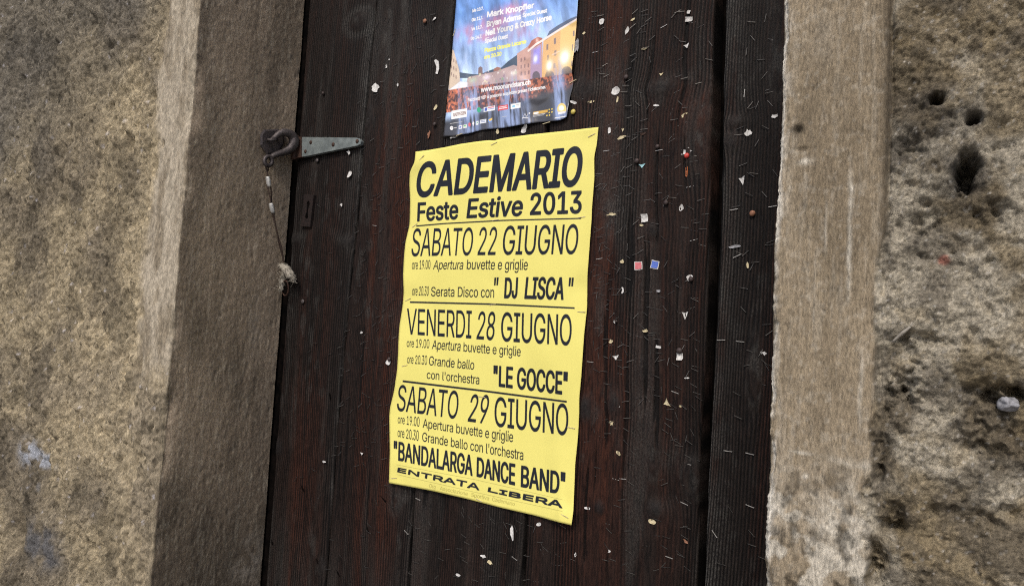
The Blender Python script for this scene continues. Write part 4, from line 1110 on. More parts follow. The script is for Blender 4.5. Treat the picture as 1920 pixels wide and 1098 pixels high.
yl = [(779, 284.5), (777.4, 304), (768.5, 322), (767.6, 345), (769, 377), (768, 421), (760, 455), (757.5, 480), (755.7, 517), (757, 548), (755, 573), (749, 610), (747, 640), (746.5, 660), (744.6, 693), (738.8, 733), (731, 765), (729.8, 782), (731, 847), (729.2, 905)]
yr = [(1122, 238.5), (1119, 271), (1114, 294), (1114.5, 335), (1110, 389), (1109.4, 408), (1105.6, 459), (1101.4, 517), (1100.8, 577), (1098, 602), (1095, 629), (1093, 660), (1089.8, 706), (1086, 747), (1086, 773), (1084.6, 804), (1083, 826), (1078.5, 869), (1076.7, 917), (1075, 957), (1071.5, 984)]
ytop = [(779, 284.5), (806, 281), (835, 276), (863, 270), (890, 266), (911, 263.5), (921, 262.8), (926, 264.5), (931, 262), (943, 259), (994, 252.3), (1055, 246), (1122, 238.5)]
ybot = [(729.2, 905), (764, 911), (807.4, 919), (873, 934), (938.6, 951), (1004, 966), (1046, 978), (1071.5, 984)]
def hy(s, t):
    h = 0.0035 + 0.0016 * np.sin(3.1 * s * 2 + 1.0 + 2.2 * t) * (0.4 + np.abs(s - 0.5)) + 0.0014 * np.sin(t * 21 + 2.0 * s) * (1.1 - s) ** 2
    h = h + 0.0012 * np.sin(t * 15 + 1.5) * s ** 3 + 0.0040 * fbm(s * 2.2 + 3, t * 3.5, 701, 3) + 0.0009 * np.abs(fbm(s * 5, t * 7, 705, 2)) + 0.0007 * np.sin(s * 24 + 5 * fbm(s * 2, t * 3, 706, 2))
    h = h + 0.0055 * np.exp(-((s - 1) ** 2 / 0.03 + (t - 0) ** 2 / 0.004)) + 0.004 * np.exp(-((s - 0) ** 2 / 0.02 + (t - 0.97) ** 2 / 0.002))
    h = h + 0.0016 * np.exp(-((s - 0.93 + 0.10 * (t - 0.05)) / 0.02) ** 2) * sstep(0.16, 0.03, t)
    h = h - 0.0016 * np.exp(-((s - 0.43) / 0.012) ** 2) * sstep(0.93, 1.0, t)
    # held down where it is stapled
    for (a, b) in ((0.1, 0.985), (0.45, 0.97), (0.95, 0.97), (0.05, 0.56), (0.97, 0.6), (0.5, 0.6), (0.05, 0.03), (0.6, 0.03), (0.97, 0.05)):
        h = h - 0.0016 * np.exp(-((s - a) ** 2 + ((t - b) * 1.6) ** 2) / 0.0022)
    return np.maximum(h, 0.0022)
yp = empty('yellow_poster', tuple(at(729, 905)), 'yellow summer festival poster with black lettering stapled to the middle of the dark door', 'poster')
sheet('paper', yl[::-1], yr[::-1], ytop, ybot, 110, 170, hy, YC, M['yellow'], yp)

# ---------- blue poster above
def q1(x, y): return (800 + x / 3.92, y / 3.92)
b0, b1 = at(831, 257), at(1085, -60)
BC = Canvas(b0[0] - .02, b1[0] + .02, at(831, 257)[2] - .01, at(870, -150)[2] + .02, 0.00028, (0.16, 0.27, 0.66))
gx, gy = np.meshgrid(np.arange(BC.w) * 0.00028 + BC.x0, np.arange(BC.h) * 0.00028 + BC.z0)
zt = at(950, 20)[2]; zb = at(950, 140)[2]
tt = np.clip((gy - zb) / (zt - zb), 0, 1.4)
skyc = mixn((0.44, 0.60, 0.88), (0.13, 0.29, 0.68), np.clip(tt * 0.9, 0, 1))
stq = fbm((gx + gy * 0.25) * 110, (gy - gx * 0.4) * 28, 801, 4)
skyc = skyc * (1 + 0.75 * stq[..., None])
wht = sstep(0.18, 0.55, fbm((gx + gy * 0.2) * 60 + 5, gy * 16, 802, 4))
skyc = skyc * (1 - 0.35 * wht[..., None]) + np.array((0.62, 0.72, 0.95)) * 0.35 * wht[..., None]
pk = 0
for (a, b, rx, rz, k) in ((930, 45, .030, .014, .7), (880, 62, .020, .010, .6), (980, 60, .02, .012, .55), (905, 70, .03, .007, .6), (960, 20, .03, .01, .6)):
    pk = np.maximum(pk, k * blob(gx, gy, at(a, b), rx, rz))
pk = np.clip(pk * (0.9 + 1.6 * fbm(gx * 120, gy * 40, 803, 3)), 0, 0.75)
skyc = skyc * (1 - pk[..., None]) + np.array((0.58, 0.22, 0.34)) * pk[..., None]
BC.im[:] = np.clip(skyc, 0.02, 0.95)
def bp(pts, col, **kw):
    BC.poly([q1(*p) for p in pts], col, **kw)
rsb = random.Random(5)
bp([(240, 575), (240, 532), (330, 545), (390, 548), (480, 512), (540, 505), (600, 450), (668, 402), (720, 440), (700, 580)], (0.045, 0.075, 0.12), soft=1.2)
bp([(378, 548), (380, 500), (394, 488), (410, 498), (412, 548)], (0.20, 0.13, 0.13))
bp([(490, 525), (495, 505), (520, 492), (545, 500), (545, 520)], (0.34, 0.16, 0.12))
bp([(290, 640), (300, 575), (340, 560), (420, 545), (520, 522), (640, 478), (700, 500), (700, 620)], (0.46, 0.34, 0.33), soft=1.5)
for i in range(46):
    x = rsb.uniform(300, 700); y = rsb.uniform(530, 620) - (x - 300) * 0.10
    w = rsb.uniform(5, 16); h = rsb.uniform(6, 20)
    c = rsb.choice([(0.65, 0.55, 0.50), (0.30, 0.16, 0.18), (0.70, 0.66, 0.42), (0.20, 0.14, 0.22), (0.78, 0.74, 0.72), (0.25, 0.40, 0.22)])
    bp([(x, y), (x + w, y - w * .2), (x + w, y + h - w * .2), (x, y + h)], c, alpha=0.7, soft=1.0)
bp([(665, 590), (665, 395), (740, 345), (790, 285), (850, 280), (855, 575)], (0.52, 0.31, 0.26), soft=1.0)
bp([(745, 350), (770, 300), (815, 272), (850, 280), (845, 320), (760, 370)], (0.38, 0.12, 0.08), soft=0.8)
for (x, y) in ((690, 430), (715, 420), (690, 480), (715, 475), (690, 530), (718, 528), (742, 470), (745, 520)):
    bp([(x, y), (x + 11, y - 3), (x + 11, y + 24), (x, y + 27)], (0.22, 0.12, 0.12), alpha=0.85)
bp([(762, 590), (765, 365), (840, 325), (848, 585)], (0.40, 0.28, 0.42), soft=1.0)
bp([(783, 470), (785, 370), (835, 345), (828, 470)], (0.32, 0.28, 0.78), soft=6)
bp([(845, 590), (858, 300), (985, 215), (1105, 140), (1095, 260), (1062, 575)], (0.70, 0.42, 0.17), soft=1.0)
bp([(975, 560), (985, 215), (1105, 145), (1095, 260), (1062, 570)], (0.80, 0.54, 0.20), soft=1.0)
bp([(870, 300), (900, 232), (960, 190), (1050, 140), (1105, 118), (1105, 145), (985, 212)], (0.09, 0.12, 0.20), soft=1.0)
bp([(740, 372), (800, 320), (860, 285), (985, 205), (1103, 135), (1103, 150), (985, 222), (862, 300), (805, 335), (745, 385)], (0.80, 0.70, 0.66), soft=0.8)
for (x, y, w, h) in ((880, 330, 14, 42), (935, 285, 16, 44), (885, 410, 14, 40), (938, 375, 16, 40), (880, 520, 14, 30), (930, 470, 15, 36), (1075, 230, 12, 40), (1068, 330, 10, 46), (1062, 450, 10, 40)):
    bp([(x, y), (x + w, y - w * .5), (x + w, y + h - w * .5), (x, y + h)], (0.16, 0.13, 0.16), alpha=0.85)
for (x, y, rx, ry) in ((805, 560, 28, 36), (905, 560, 34, 40), (1030, 530, 38, 42)):
    bp([(x + rx * math.cos(a), y - ry * max(0, math.sin(a))) for a in np.linspace(0, math.pi, 12)] + [(x - rx, y + 25), (x + rx, y + 25)], (0.10, 0.08, 0.10), alpha=0.9)
bp([(920, 400), (980, 372), (980, 380), (920, 410)], (0.82, 0.6, 0.5), alpha=0.7)
def glow(cx, cy, rx, ry, col, k=1.0):
    c = at(*q1(cx, cy)); sx = abs(at(*q1(cx + rx, cy))[0] - c[0]); sz = abs(at(*q1(cx, cy + ry))[2] - c[2])
    g_ = np.clip(k * blob(gx, gy, c, sx, sz), 0, 1)[..., None]
    BC.im[:] = BC.im * (1 - g_) + np.array(col) * g_
glow(900, 480, 34, 55, (0.90, 0.66, 0.30), 0.9); glow(1012, 420, 52, 70, (0.92, 0.72, 0.36), 0.9)
glow(900, 485, 18, 30, (0.98, 0.95, 0.85), 1.4); glow(1012, 425, 28, 42, (0.98, 0.96, 0.86), 1.5); glow(798, 435, 13, 24, (0.75, 0.78, 0.98), 1.4)
glow(440, 570, 26, 16, (0.80, 0.72, 0.85), 0.8); glow(640, 540, 22, 16, (0.85, 0.80, 0.70), 0.8); glow(340, 590, 26, 18, (0.50, 0.70, 0.45), 0.6)
bp([(175, 350), (200, 375), (215, 430), (240, 520), (245, 600), (160, 665)], (0.62, 0.50, 0.38), soft=1)
for i in range(9):
    x = 178 + (i % 3) * 17; y = 420 + (i // 3) * 55 + (i % 3) * 12
    bp([(x, y), (x + 8, y + 3), (x + 8, y + 28), (x, y + 25)], (0.22, 0.14, 0.12), alpha=0.8)
bp([(158, 668), (245, 600), (300, 605), (300, 640), (240, 660)], (0.80, 0.80, 0.80), soft=1)
# crowd
cm = fbm(gx * 420, gy * 300, 811, 3)
crowd = mixn((0.10, 0.030, 0.026), (0.66, 0.19, 0.085), sstep(-0.22, 0.25, cm))
big = sstep(-0.1, 0.3, fbm(gx * 60, gy * 60, 812, 3))
crowd = crowd * (0.65 + 0.6 * big[..., None])
cpoly = BC.pix([q1(*p) for p in [(150, 665), (300, 640), (420, 625), (700, 592), (1082, 535), (1090, 640), (1050, 770), (880, 790), (520, 790), (130, 830)]])
def crowd_fn(gx_, gy_):
    iy = gy_.astype(int); ix = gx_.astype(int)
    return crowd[iy, ix], 1.0
BC.sdf_fill([cpoly], None, soft=2.5, fn=crowd_fn)
# dark foot of the sheet with pale streaks of falling water
foot = sstep(at(950, 182)[2], at(950, 202)[2], gy + (gx - at(950, 190)[0]) * -0.10 + 0.004 * fbm(gx * 60, gy * 30, 813, 3))
BC.im[:] = BC.im * (1 - foot[..., None]) + np.array((0.030, 0.032, 0.045)) * foot[..., None]
for (xa, wa, xb, k, ya) in ((335, 60, 325, .75, 640), (600, 75, 590, .8, 600), (960, 34, 990, .7, 500), (720, 30, 740, .35, 600), (1000, 22, 985, .6, 780), (450, 18, 470, .3, 650), (240, 16, 235, .35, 620)):
    pA = at(*q1(xa, ya)); pB = at(*q1(xb, 1000)); wd = wa * 0.00022
    tz = np.clip((gy - pB[2]) / (pA[2] - pB[2]), 0, 1.3)
    cx_ = pB[0] + (pA[0] - pB[0]) * tz
    st = np.exp(-((gx - cx_ + 0.004 * fbm(gy * 40, gy * 0 + xa, 814, 2)) / wd) ** 2) * sstep(1.25, 0.75, tz)
    st = np.clip(st * k * (0.9 + 2.0 * fbm(gx * 330 + gy * 60, gy * 45, 815, 3)), 0, 0.9)
    BC.im[:] = BC.im * (1 - st[..., None]) + np.array((0.30, 0.40, 0.68)) * st[..., None]
WH = (0.90, 0.90, 0.92); YE = (0.90, 0.82, 0.10)
def bt(txt, x0, y0, x1, y1, h, col=WH, grow=0.9, al=1.0):
    BC.text(txt, q1(x0, y0), q1(x1, y1), q1(x0, y0 - h), q1(x1, y1 - h), col, grow, 0.04, al)
bt('Me 10.7.', 337, 92, 417, 72, 22); bt('Gio 11.7.', 332, 160, 413, 141, 23); bt('Ve 12.7.', 330, 227, 410, 208, 22); bt('Do 14.7.', 325, 297, 406, 278, 23)
bt('Mark Knopfler', 443, 130, 790, 60, 42, grow=1.6); bt('Special Guest', 706, 128, 884, 92, 28, grow=0.9)
bt('Bryan Adams', 440, 200, 693, 143, 42, grow=1.6)
bt('Neil Young & Crazy Horse', 432, 268, 919, 148, 43, grow=1.7)
BC.line([q1(432, 283), q1(456, 278)], 1.0, WH); BC.line([q1(710, 92), q1(730, 88)], 1.0, WH)
bt('Special Guest', 428, 318, 596, 281, 29, grow=1.0)
bt('Piazza Grande Locarno', 425, 388, 733, 320, 31, YE, 1.2); bt('ore 20.30', 422, 436, 550, 410, 29, YE, 1.1)
bt('www.moonandstars.ch', 398, 679, 763, 622, 36, WH, 1.1)
bt('Pacchetti VIP si possono acquistare presso Ticketcorner.', 302, 748, 875, 650, 23, WH, 0.6)
def card(x, y, w, h, col, sl=-0.17):
    bp([(x, y), (x + w, y + w * sl), (x + w - 1, y + w * sl + h), (x - 1, y + h)], col, soft=0.7)
card(182, 816, 114, 62, (0.85, 0.85, 0.86)); bt('RAIFFEISEN', 196, 858, 288, 840, 24, (0.25, 0.16, 0.13), 0.8)
bp([(384 + 15 * math.cos(a), 808 + 20 * math.sin(a)) for a in np.linspace(0, 6.28, 14)], (0.03, 0.36, 0.20))
card(420, 790, 82, 34, (0.80, 0.82, 0.86)); card(426, 794, 20, 24, (0.04, 0.09, 0.42)); card(452, 789, 44, 8, (0.62, 0.12, 0.18)); card(452, 802, 44, 5, (0.15, 0.2, 0.5))
card(524, 780, 74, 36, (0.62, 0.05, 0.06)); card(534, 786, 54, 6, (0.85, 0.7, 0.7)); card(530, 798, 62, 7, (0.85, 0.7, 0.7))
card(618, 766, 72, 38, (0.84, 0.85, 0.86)); card(630, 776, 20, 14, (0.2, 0.5, 0.7)); card(656, 770, 26, 5, (0.4, 0.4, 0.4)); card(656, 781, 26, 4, (0.5, 0.5, 0.5))
card(782, 824, 108, 20, (0.60, 0.36, 0.05)); card(786, 828, 36, 14, (0.85, 0.85, 0.85)); card(782, 848, 90, 4, (0.6, 0.6, 0.6)); card(782, 857, 80, 3, (0.5, 0.5, 0.5))
for (x, y) in ((901, 806), (921, 802), (901, 828), (921, 824), (884, 850), (903, 847)):
    card(x - 4, y - 4, 9, 9, (0.85, 0.62, 0.08))
bp([(993 + 33 * math.cos(a), 800 + 42 * math.sin(a)) for a in np.linspace(math.pi, 2 * math.pi, 12)] + [(1024, 822), (962, 822)], (0.80, 0.58, 0.20)); card(966, 826, 54, 16, (0.7, 0.7, 0.72)); card(942, 866, 80, 6, (0.75, 0.75, 0.75))
bp([(990 + 20 * math.cos(a), 795 + 20 * math.sin(a)) for a in np.linspace(0, 6.28, 12)], (0.9, 0.86, 0.7))
BC.line([q1(702, 876), q1(722, 836), q1(735, 858), q1(748, 830)], 0.9, WH); BC.line([q1(704, 866), q1(748, 868)], 1.0, WH); card(752, 828, 8, 10, WH)
card(172, 908, 90, 4, (0.45, 0.45, 0.45))
bp([(183 + 13 * math.cos(a), 942 + 15 * math.sin(a)) for a in np.linspace(0, 6.28, 14)], (0.85, 0.85, 0.86)); card(178, 940, 14, 3, (0.1, 0.1, 0.1)); card(203, 938, 18, 6, (0.6, 0.6, 0.6))
card(236, 924, 26, 26, (0.82, 0.82, 0.86)); card(241, 930, 14, 12, (0.1, 0.2, 0.6)); card(270, 918, 26, 26, (0.72, 0.75, 0.70)); card(274, 922, 14, 10, (0.1, 0.5, 0.15))
bp([(315, 898), (325, 912), (320, 932), (308, 930), (304, 912)], (0.62, 0.12, 0.16)); bp([(342, 890), (350, 905), (343, 928), (335, 908)], WH); card(363, 892, 18, 28, (0.8, 0.84, 0.85)); card(368, 898, 8, 10, (0.1, 0.4, 0.3))
card(392, 882, 46, 28, (0.74, 0.78, 0.84)); card(398, 886, 34, 5, (0.2, 0.25, 0.4)); card(398, 896, 34, 5, (0.2, 0.25, 0.4))
bp([(465 + 15 * math.cos(a), 886 + 16 * math.sin(a)) for a in np.linspace(0, 6.28, 12)], (0.15, 0.28, 0.60)); bp([(455, 880), (482, 866), (482, 882), (462, 892)], (0.85, 0.55, 0.1)); card(556, 858, 36, 3, (0.6, 0.6, 0.6))
BC.im[:] = np.clip(BC.im * 1.12 + 0.035, 0, 0.95)
M['bluep'] = paper_mat('blue_poster_print', BC.image('blue_print'), 0.30, 0.6, 0.0009)
bl_ = [(866, -110), (861, -60), (857, -20), (854, 20), (851, 55), (848.5, 87), (846, 120), (842, 153), (837, 204), (831, 256)]
br_ = [(1095, -150), (1090, -90), (1086, -30), (1082.5, 20), (1080.6, 51), (1077, 89), (1073, 122), (1072, 135), (1075.5, 153), (1073, 168), (1069, 181), (1062.5, 219)]
btp = [(866, -110), (980, -133), (1095, -150)]
bbt = [(831, 256), (851, 255), (868, 252), (884, 249), (900, 244.5), (917, 242), (943, 240), (979, 233.5), (1005, 230), (1030, 228), (1052, 225), (1062.5, 219)]
def hb(s, t):
    h = 0.004 + 0.0020 * np.sin(s * 13 + 3 * t) * 0.6 + 0.0060 * fbm(s * 3.0, t * 4.5, 721, 4) - 0.0040 * np.abs(fbm(s * 4.0, t * 5.5, 725, 3)) + 0.0030 * np.exp(-((s - 1) ** 2 / 0.01 + (t - 0.28) ** 2 / 0.004))
    h = h + 0.0022 * np.sin(s * 9 + 0.6) * np.exp(-(t / 0.10) ** 2) + 0.004 * np.exp(-((s - 1) ** 2 / 0.02 + t ** 2 / 0.006)) + 0.0015 * np.abs(((s * 3.1 + t * 1.7) % 1) - 0.5)
    return np.maximum(h, 0.0025)
bpz = empty('blue_poster', tuple(at(831, 256)), 'glossy blue concert poster with an orange crowd and white lettering, above the yellow poster', 'poster')
sheet('paper', bl_[::-1], br_[::-1], btp, bbt, 90, 130, hb, BC, M['bluep'], bpz)

# ------------------------------------------------------------------ staples
def staple_mesh(name, mat, L=0.0086, w=0.00045, legl=0.004, bow=0.0):
    """crown along x, legs going into the wood (+y); front at y=-w"""
    parts = [box_vf(-L / 2, L / 2, -w, 0, -w / 2, w / 2),
             box_vf(-L / 2, -L / 2 + w, 0, legl, -w / 2, w / 2), box_vf(L / 2 - w, L / 2, 0, legl, -w / 2, w / 2)]
    v, f = merge(parts)
    v = [(a, b - bow * (1 - (2 * a / L) ** 2) if b <= 0 else b, c) for a, b, c in v]
    return mesh_py(name, v, f, mat)
SM = {'d': staple_mesh('staple_dark', M['staple_dark']), 'm': staple_mesh('staple_mid', M['staple_mid']), 'l': staple_mesh('staple_light', M['staple_light'], w=0.0006)}

def in_poly(p, poly):
    x, y = p; c = False; n = len(poly)
    for i in range(n):
        x1_, y1_ = poly[i]; x2_, y2_ = poly[(i + 1) % n]
        if (y1_ > y) != (y2_ > y) and x < (x2_ - x1_) * (y - y1_) / (y2_ - y1_) + x1_:
            c = not c
    return c
YPOLY = yl + ybot[1:] + yr[::-1] + ytop[::-1]
BPOLY = bl_ + bbt + br_[::-1]

rs = random.Random(42)
spots = []            # px, py, angle, kind, tilt
def scatter(n, x0, y0, x1, y1, ang, spread, kinds, edge=None):
    k = 0; tries = 0
    while k < n and tries < n * 40:
        tries += 1
        px, py = rs.uniform(x0, x1), rs.uniform(y0, y1)
        xe = px
        # follow the lean of the planks
        px = px - (py - 549) * 0.055 * (1 if px < 1000 else 0.75)
        gx_ = 1340.5 - (py - 20) * 0.030
        if gx_ - 6 < px < gx_ + 30:
            continue
        if in_poly((px, py), YPOLY) or in_poly((px, py), BPOLY):
            continue
        if any(abs(px - q[0]) < 4.5 and abs(py - q[1]) < 4 for q in spots):
            continue
        a = rs.gauss(ang, spread) if rs.random() < 0.82 else rs.uniform(-90, 90)
        spots.append((px, py, a, rs.choice(kinds), rs.random()))
        k += 1
# bright ones read off the photo (angle: degrees anticlockwise in the plane of the door)
for q in ((1150, 62, 88), (1117, 98, 2), (1137, 283, 2), (1236, 282, 5), (1235, 362, 4), (1187, 103, 15), (1400, 97, 84), (1396, 175, 86), (1376, 393, 8), (1449, 387, 8), (1382, 480, 25), (1395, 540, -10), (1124, 485, 8),
          (1245, 50, 20), (1110, 33, 15), (1177, 130, 15), (1294, 350, 10), (1272, 537, -28), (1301, 722, -25), (1266, 735, -15), (1174, 733, -8), (1240, 675, 18), (1107, 678, -3), (1301, 450, 12), (1129, 818, -5), (1155, 898, -6),
          (1168, 897, 5), (1292, 870, 0), (1108, 1049, -32), (1075, 1049, -8), (974, 978, -15), (967, 990, -60), (784, 229, 84), (815, 169, 4), (703, 423, -8), (762, 427, 20), (737, 298, 0), (641, 530, 88), (868, 965, -50), (895, 985, -20), (870, 1004, -20), (784, 935, -10), (762, 997, -30),
          (1283, 943, -15), (1255, 1044, -6), (1406, 850, -6), (1406, 948, -12), (1365, 845, 0), (1410, 1021, -8), (1388, 640, -2), (1352, 637, 5), (1340, 1000, -50), (965, 1046, -20), (1288, 988, -12), (1100, 1073, -5)):
    spots.append((q[0], q[1], q[2], 'l' if rs.random() < 0.5 else 'm', 0.1))
scatter(118, 655, 25, 852, 540, 35, 30, 'dddm')
scatter(85, 640, 540, 800, 880, 25, 30, 'dddm')
scatter(14, 610, 900, 760, 1075, -20, 40, 'ddm')
scatter(14, 560, 300, 650, 900, 20, 50, 'dd')
scatter(30, 790, 930, 985, 1090, -15, 25, 'dmm')
scatter(16, 990, 985, 1080, 1090, -12, 20, 'dmm')
scatter(105, 1080, 20, 1330, 330, 18, 20, 'dddmmm')
scatter(80, 1110, 330, 1340, 600, 3, 26, 'dddmm')
scatter(60, 1110, 330, 1180, 700, 5, 40, 'ddmm')
scatter(75, 1110, 600, 1345, 860, -12, 24, 'ddmmm')
scatter(42, 1110, 860, 1345, 1080, -15, 28, 'ddmm')
scatter(34, 1372, 30, 1462, 560, 10, 35, 'ddmm')
scatter(18, 1372, 560, 1465, 1070, -12, 30, 'ddmm')
size = lambda q: F * 0.0112 / (ray(q[0], q[1]) * 1.0)[1] * 0 + 1.0 / (DIST / ray(q[0], q[1])[1])
order = sorted(range(len(spots)), key=lambda i: -(1 / (DIST / ray(spots[i][0], spots[i][1])[1])) * 1.0 - (3000 if spots[i][3] == 'l' else 0))
SV, SF, SMAT = [], [], []
n_ind = {'door': 0, 'frame': 0}
for rank, i in enumerate(order):
    px, py, a, kd, tl = spots[i]
    onpost = px > 1345 - (py - 20) * 0.02 + 12
    Y = (PY if onpost else 0.0) - 0.0004
    p = at(px, py, Y)
    rot = Matrix.Rotation(R(-a), 4, 'Y') @ Matrix.Rotation(R((tl - 0.35) * 26) if tl > 0.55 else 0, 4, 'Z')
    lift = 0.0012 if tl > 0.55 else 0.0002
    T_ = Matrix.Translation(Vector(p) - Vector((0, lift, 0))) @ rot
    if n_ind['door'] < 300 or onpost:
        par = post if onpost else door
        if onpost:
            n_ind['frame'] += 1
        else:
            n_ind['door'] += 1
        o = bpy.data.objects.new('staple', SM[kd])
        sc.collection.objects.link(o)
        o.parent = par
        o.matrix_local = Matrix.Translation(-world_loc(par)) @ T_
    else:
        b = len(SV)
        SV += [tuple(T_ @ v_.co) for v_ in SM[kd].vertices]
        SF += [tuple(b + k for k in p_.vertices) for p_ in SM[kd].polygons]
        SMAT += [{'d': 0, 'm': 1, 'l': 2}[kd]] * len(SM[kd].polygons)
if SV:
    me = mesh_py('staples', SV, SF, M['staple_dark'])
    me.materials.append(M['staple_mid']); me.materials.append(M['staple_light'])
    me.polygons.foreach_set('material_index', np.array(SMAT, np.int32))
    o = link('staples', me, door)
    o['kind'] = 'stuff'

# staples that hold the posters
from mathutils.bvhtree import BVHTree
SM['p'] = staple_mesh('staple_flat', M['paper_cream'], L=0.0105, w=0.0007, legl=0.0005)
PBVH = {}
def poster_staple(px, py, ang, parent, Y):
    if parent.name not in PBVH:
        pm = [c_ for c_ in parent.children if c_.name.startswith('paper')][0]
        wl_ = world_loc(pm)
        PBVH[parent.name] = BVHTree.FromPolygons([tuple(v_.co + wl_) for v_ in pm.data.vertices], [tuple(p_.vertices) for p_ in pm.data.polygons])
    d_ = Vector(ray(px, py)).normalized()
    hit = PBVH[parent.name].ray_cast(Vector((0, -DIST, EYE)), d_)
    if hit[0] is not None:
        Y = hit[0].y - 0.0001
    o = bpy.data.objects.new('staple', SM['p'])
    sc.collection.objects.link(o)
    o.parent = parent
    o.matrix_local = Matrix.Translation(Vector(at(px, py, Y)) - world_loc(parent)) @ Matrix.Rotation(R(-ang), 4, 'Y')
for z, x, y, a in ((z1, 222, 207, 40), (z1, 648, 124, 18), (z1, 1222, 75, 20), (z1, 182, 604, 28), (z1, 657, 572, 5), (z1, 1163, 556, 4), (z1, 142, 1040, 22), (z1, 640, 1069, 5),
                   (z2, 187, 600, 12), (z2, 1776, 117, 0), (z2, 880, 880, -3), (z3, 88, 620, 12), (z3, 817, 809, -14), (z3, 1605, 188, -3), (z3, 1550, 945, -14)):
    p_ = z(x, y)
    poster_staple(p_[0], p_[1], a, yp, -0.0062)
for x, y, a in ((240, 990, 10), (880, 905, 8), (1075, 600, 20), (205, 240, 70)):
    p_ = q1(x, y)
    poster_staple(p_[0], p_[1], a, bpz, -0.0066)

# ------------------------------------------------------------------ paper scraps and pins
def scrap_mesh(name, kind, w, h, ang, mat, seed, th=0.00035):
    r = random.Random(seed)
    out = []
    if kind == 'square':
        pts = [(-.5, -.5), (-.1, -.52), (.5, -.47), (.52, 0), (.47, .5), (0, .48), (-.5, .52), (-.48, 0)]
    elif kind == 'crescent':
        pts = [(.1, -.5), (.45, -.25), (.5, .05), (.35, .35), (.0, .5), (-.25, .46), (.0, .25), (.08, 0), (.0, -.25), (-.2, -.42)]
    elif kind == 'triangle':
        pts = [(-.5, .35), (0, .28), (.5, .45), (.3, .05), (.0, -.5), (-.2, -.1)]
    elif kind == 'star':
        pts = []
        for i in range(10):
            a = i / 10 * 6.283; rr = (.5 if i % 2 == 0 else .25) * r.uniform(.8, 1.15)
            pts.append((rr * math.cos(a), rr * math.sin(a)))
    else:
        n = 13; pts = []
        j = {'round': .10, 'ragged': .34, 'sliver': .16, 'strip': .06, 'oval': .08}[kind]
        for i in range(n):
            a = i / n * 6.283
            rr = .5 * (1 + r.uniform(-j, j))
            cx_, cy_ = math.cos(a), math.sin(a)
            if kind == 'strip':
                m_ = max(abs(cx_), abs(cy_)); cx_, cy_ = cx_ / m_, cy_ / m_
            pts.append((rr * cx_, rr * cy_))
    cur = r.uniform(0.15, 0.5); cd = r.uniform(0, 6.28)
    ca, sa = math.cos(R(ang)), math.sin(R(ang))
    def place(u, v, back):
        d = u * math.cos(cd) + v * math.sin(cd)
        y = -(0.0005 + cur * min(w, h) * (d + .15) ** 2 * 1.6) + (th if back else 0)
        X_, Z_ = u * w, v * h
        return (X_ * ca - Z_ * sa, y, X_ * sa + Z_ * ca)
    V = []; n = len(pts)
    for back in (False, True):
        V.append(place(0, 0, back))
        V += [place(u * .55, v * .55, back) for u, v in pts]
        V += [place(u, v, back) for u, v in pts]
    Fc = []; m2 = 1 + 2 * n
    for i in range(n):
        j = (i + 1) % n
        Fc += [(0, 1 + i, 1 + j), (1 + i, 1 + n + i, 1 + n + j, 1 + j)]
        Fc += [(m2, m2 + 1 + j, m2 + 1 + i), (m2 + 1 + j, m2 + 1 + n + j, m2 + 1 + n + i, m2 + 1 + i)]
        Fc.append((1 + n + i, m2 + 1 + n + i, m2 + 1 + n + j, 1 + n + j))
    return mesh_py(name, V, Fc, mat, False)

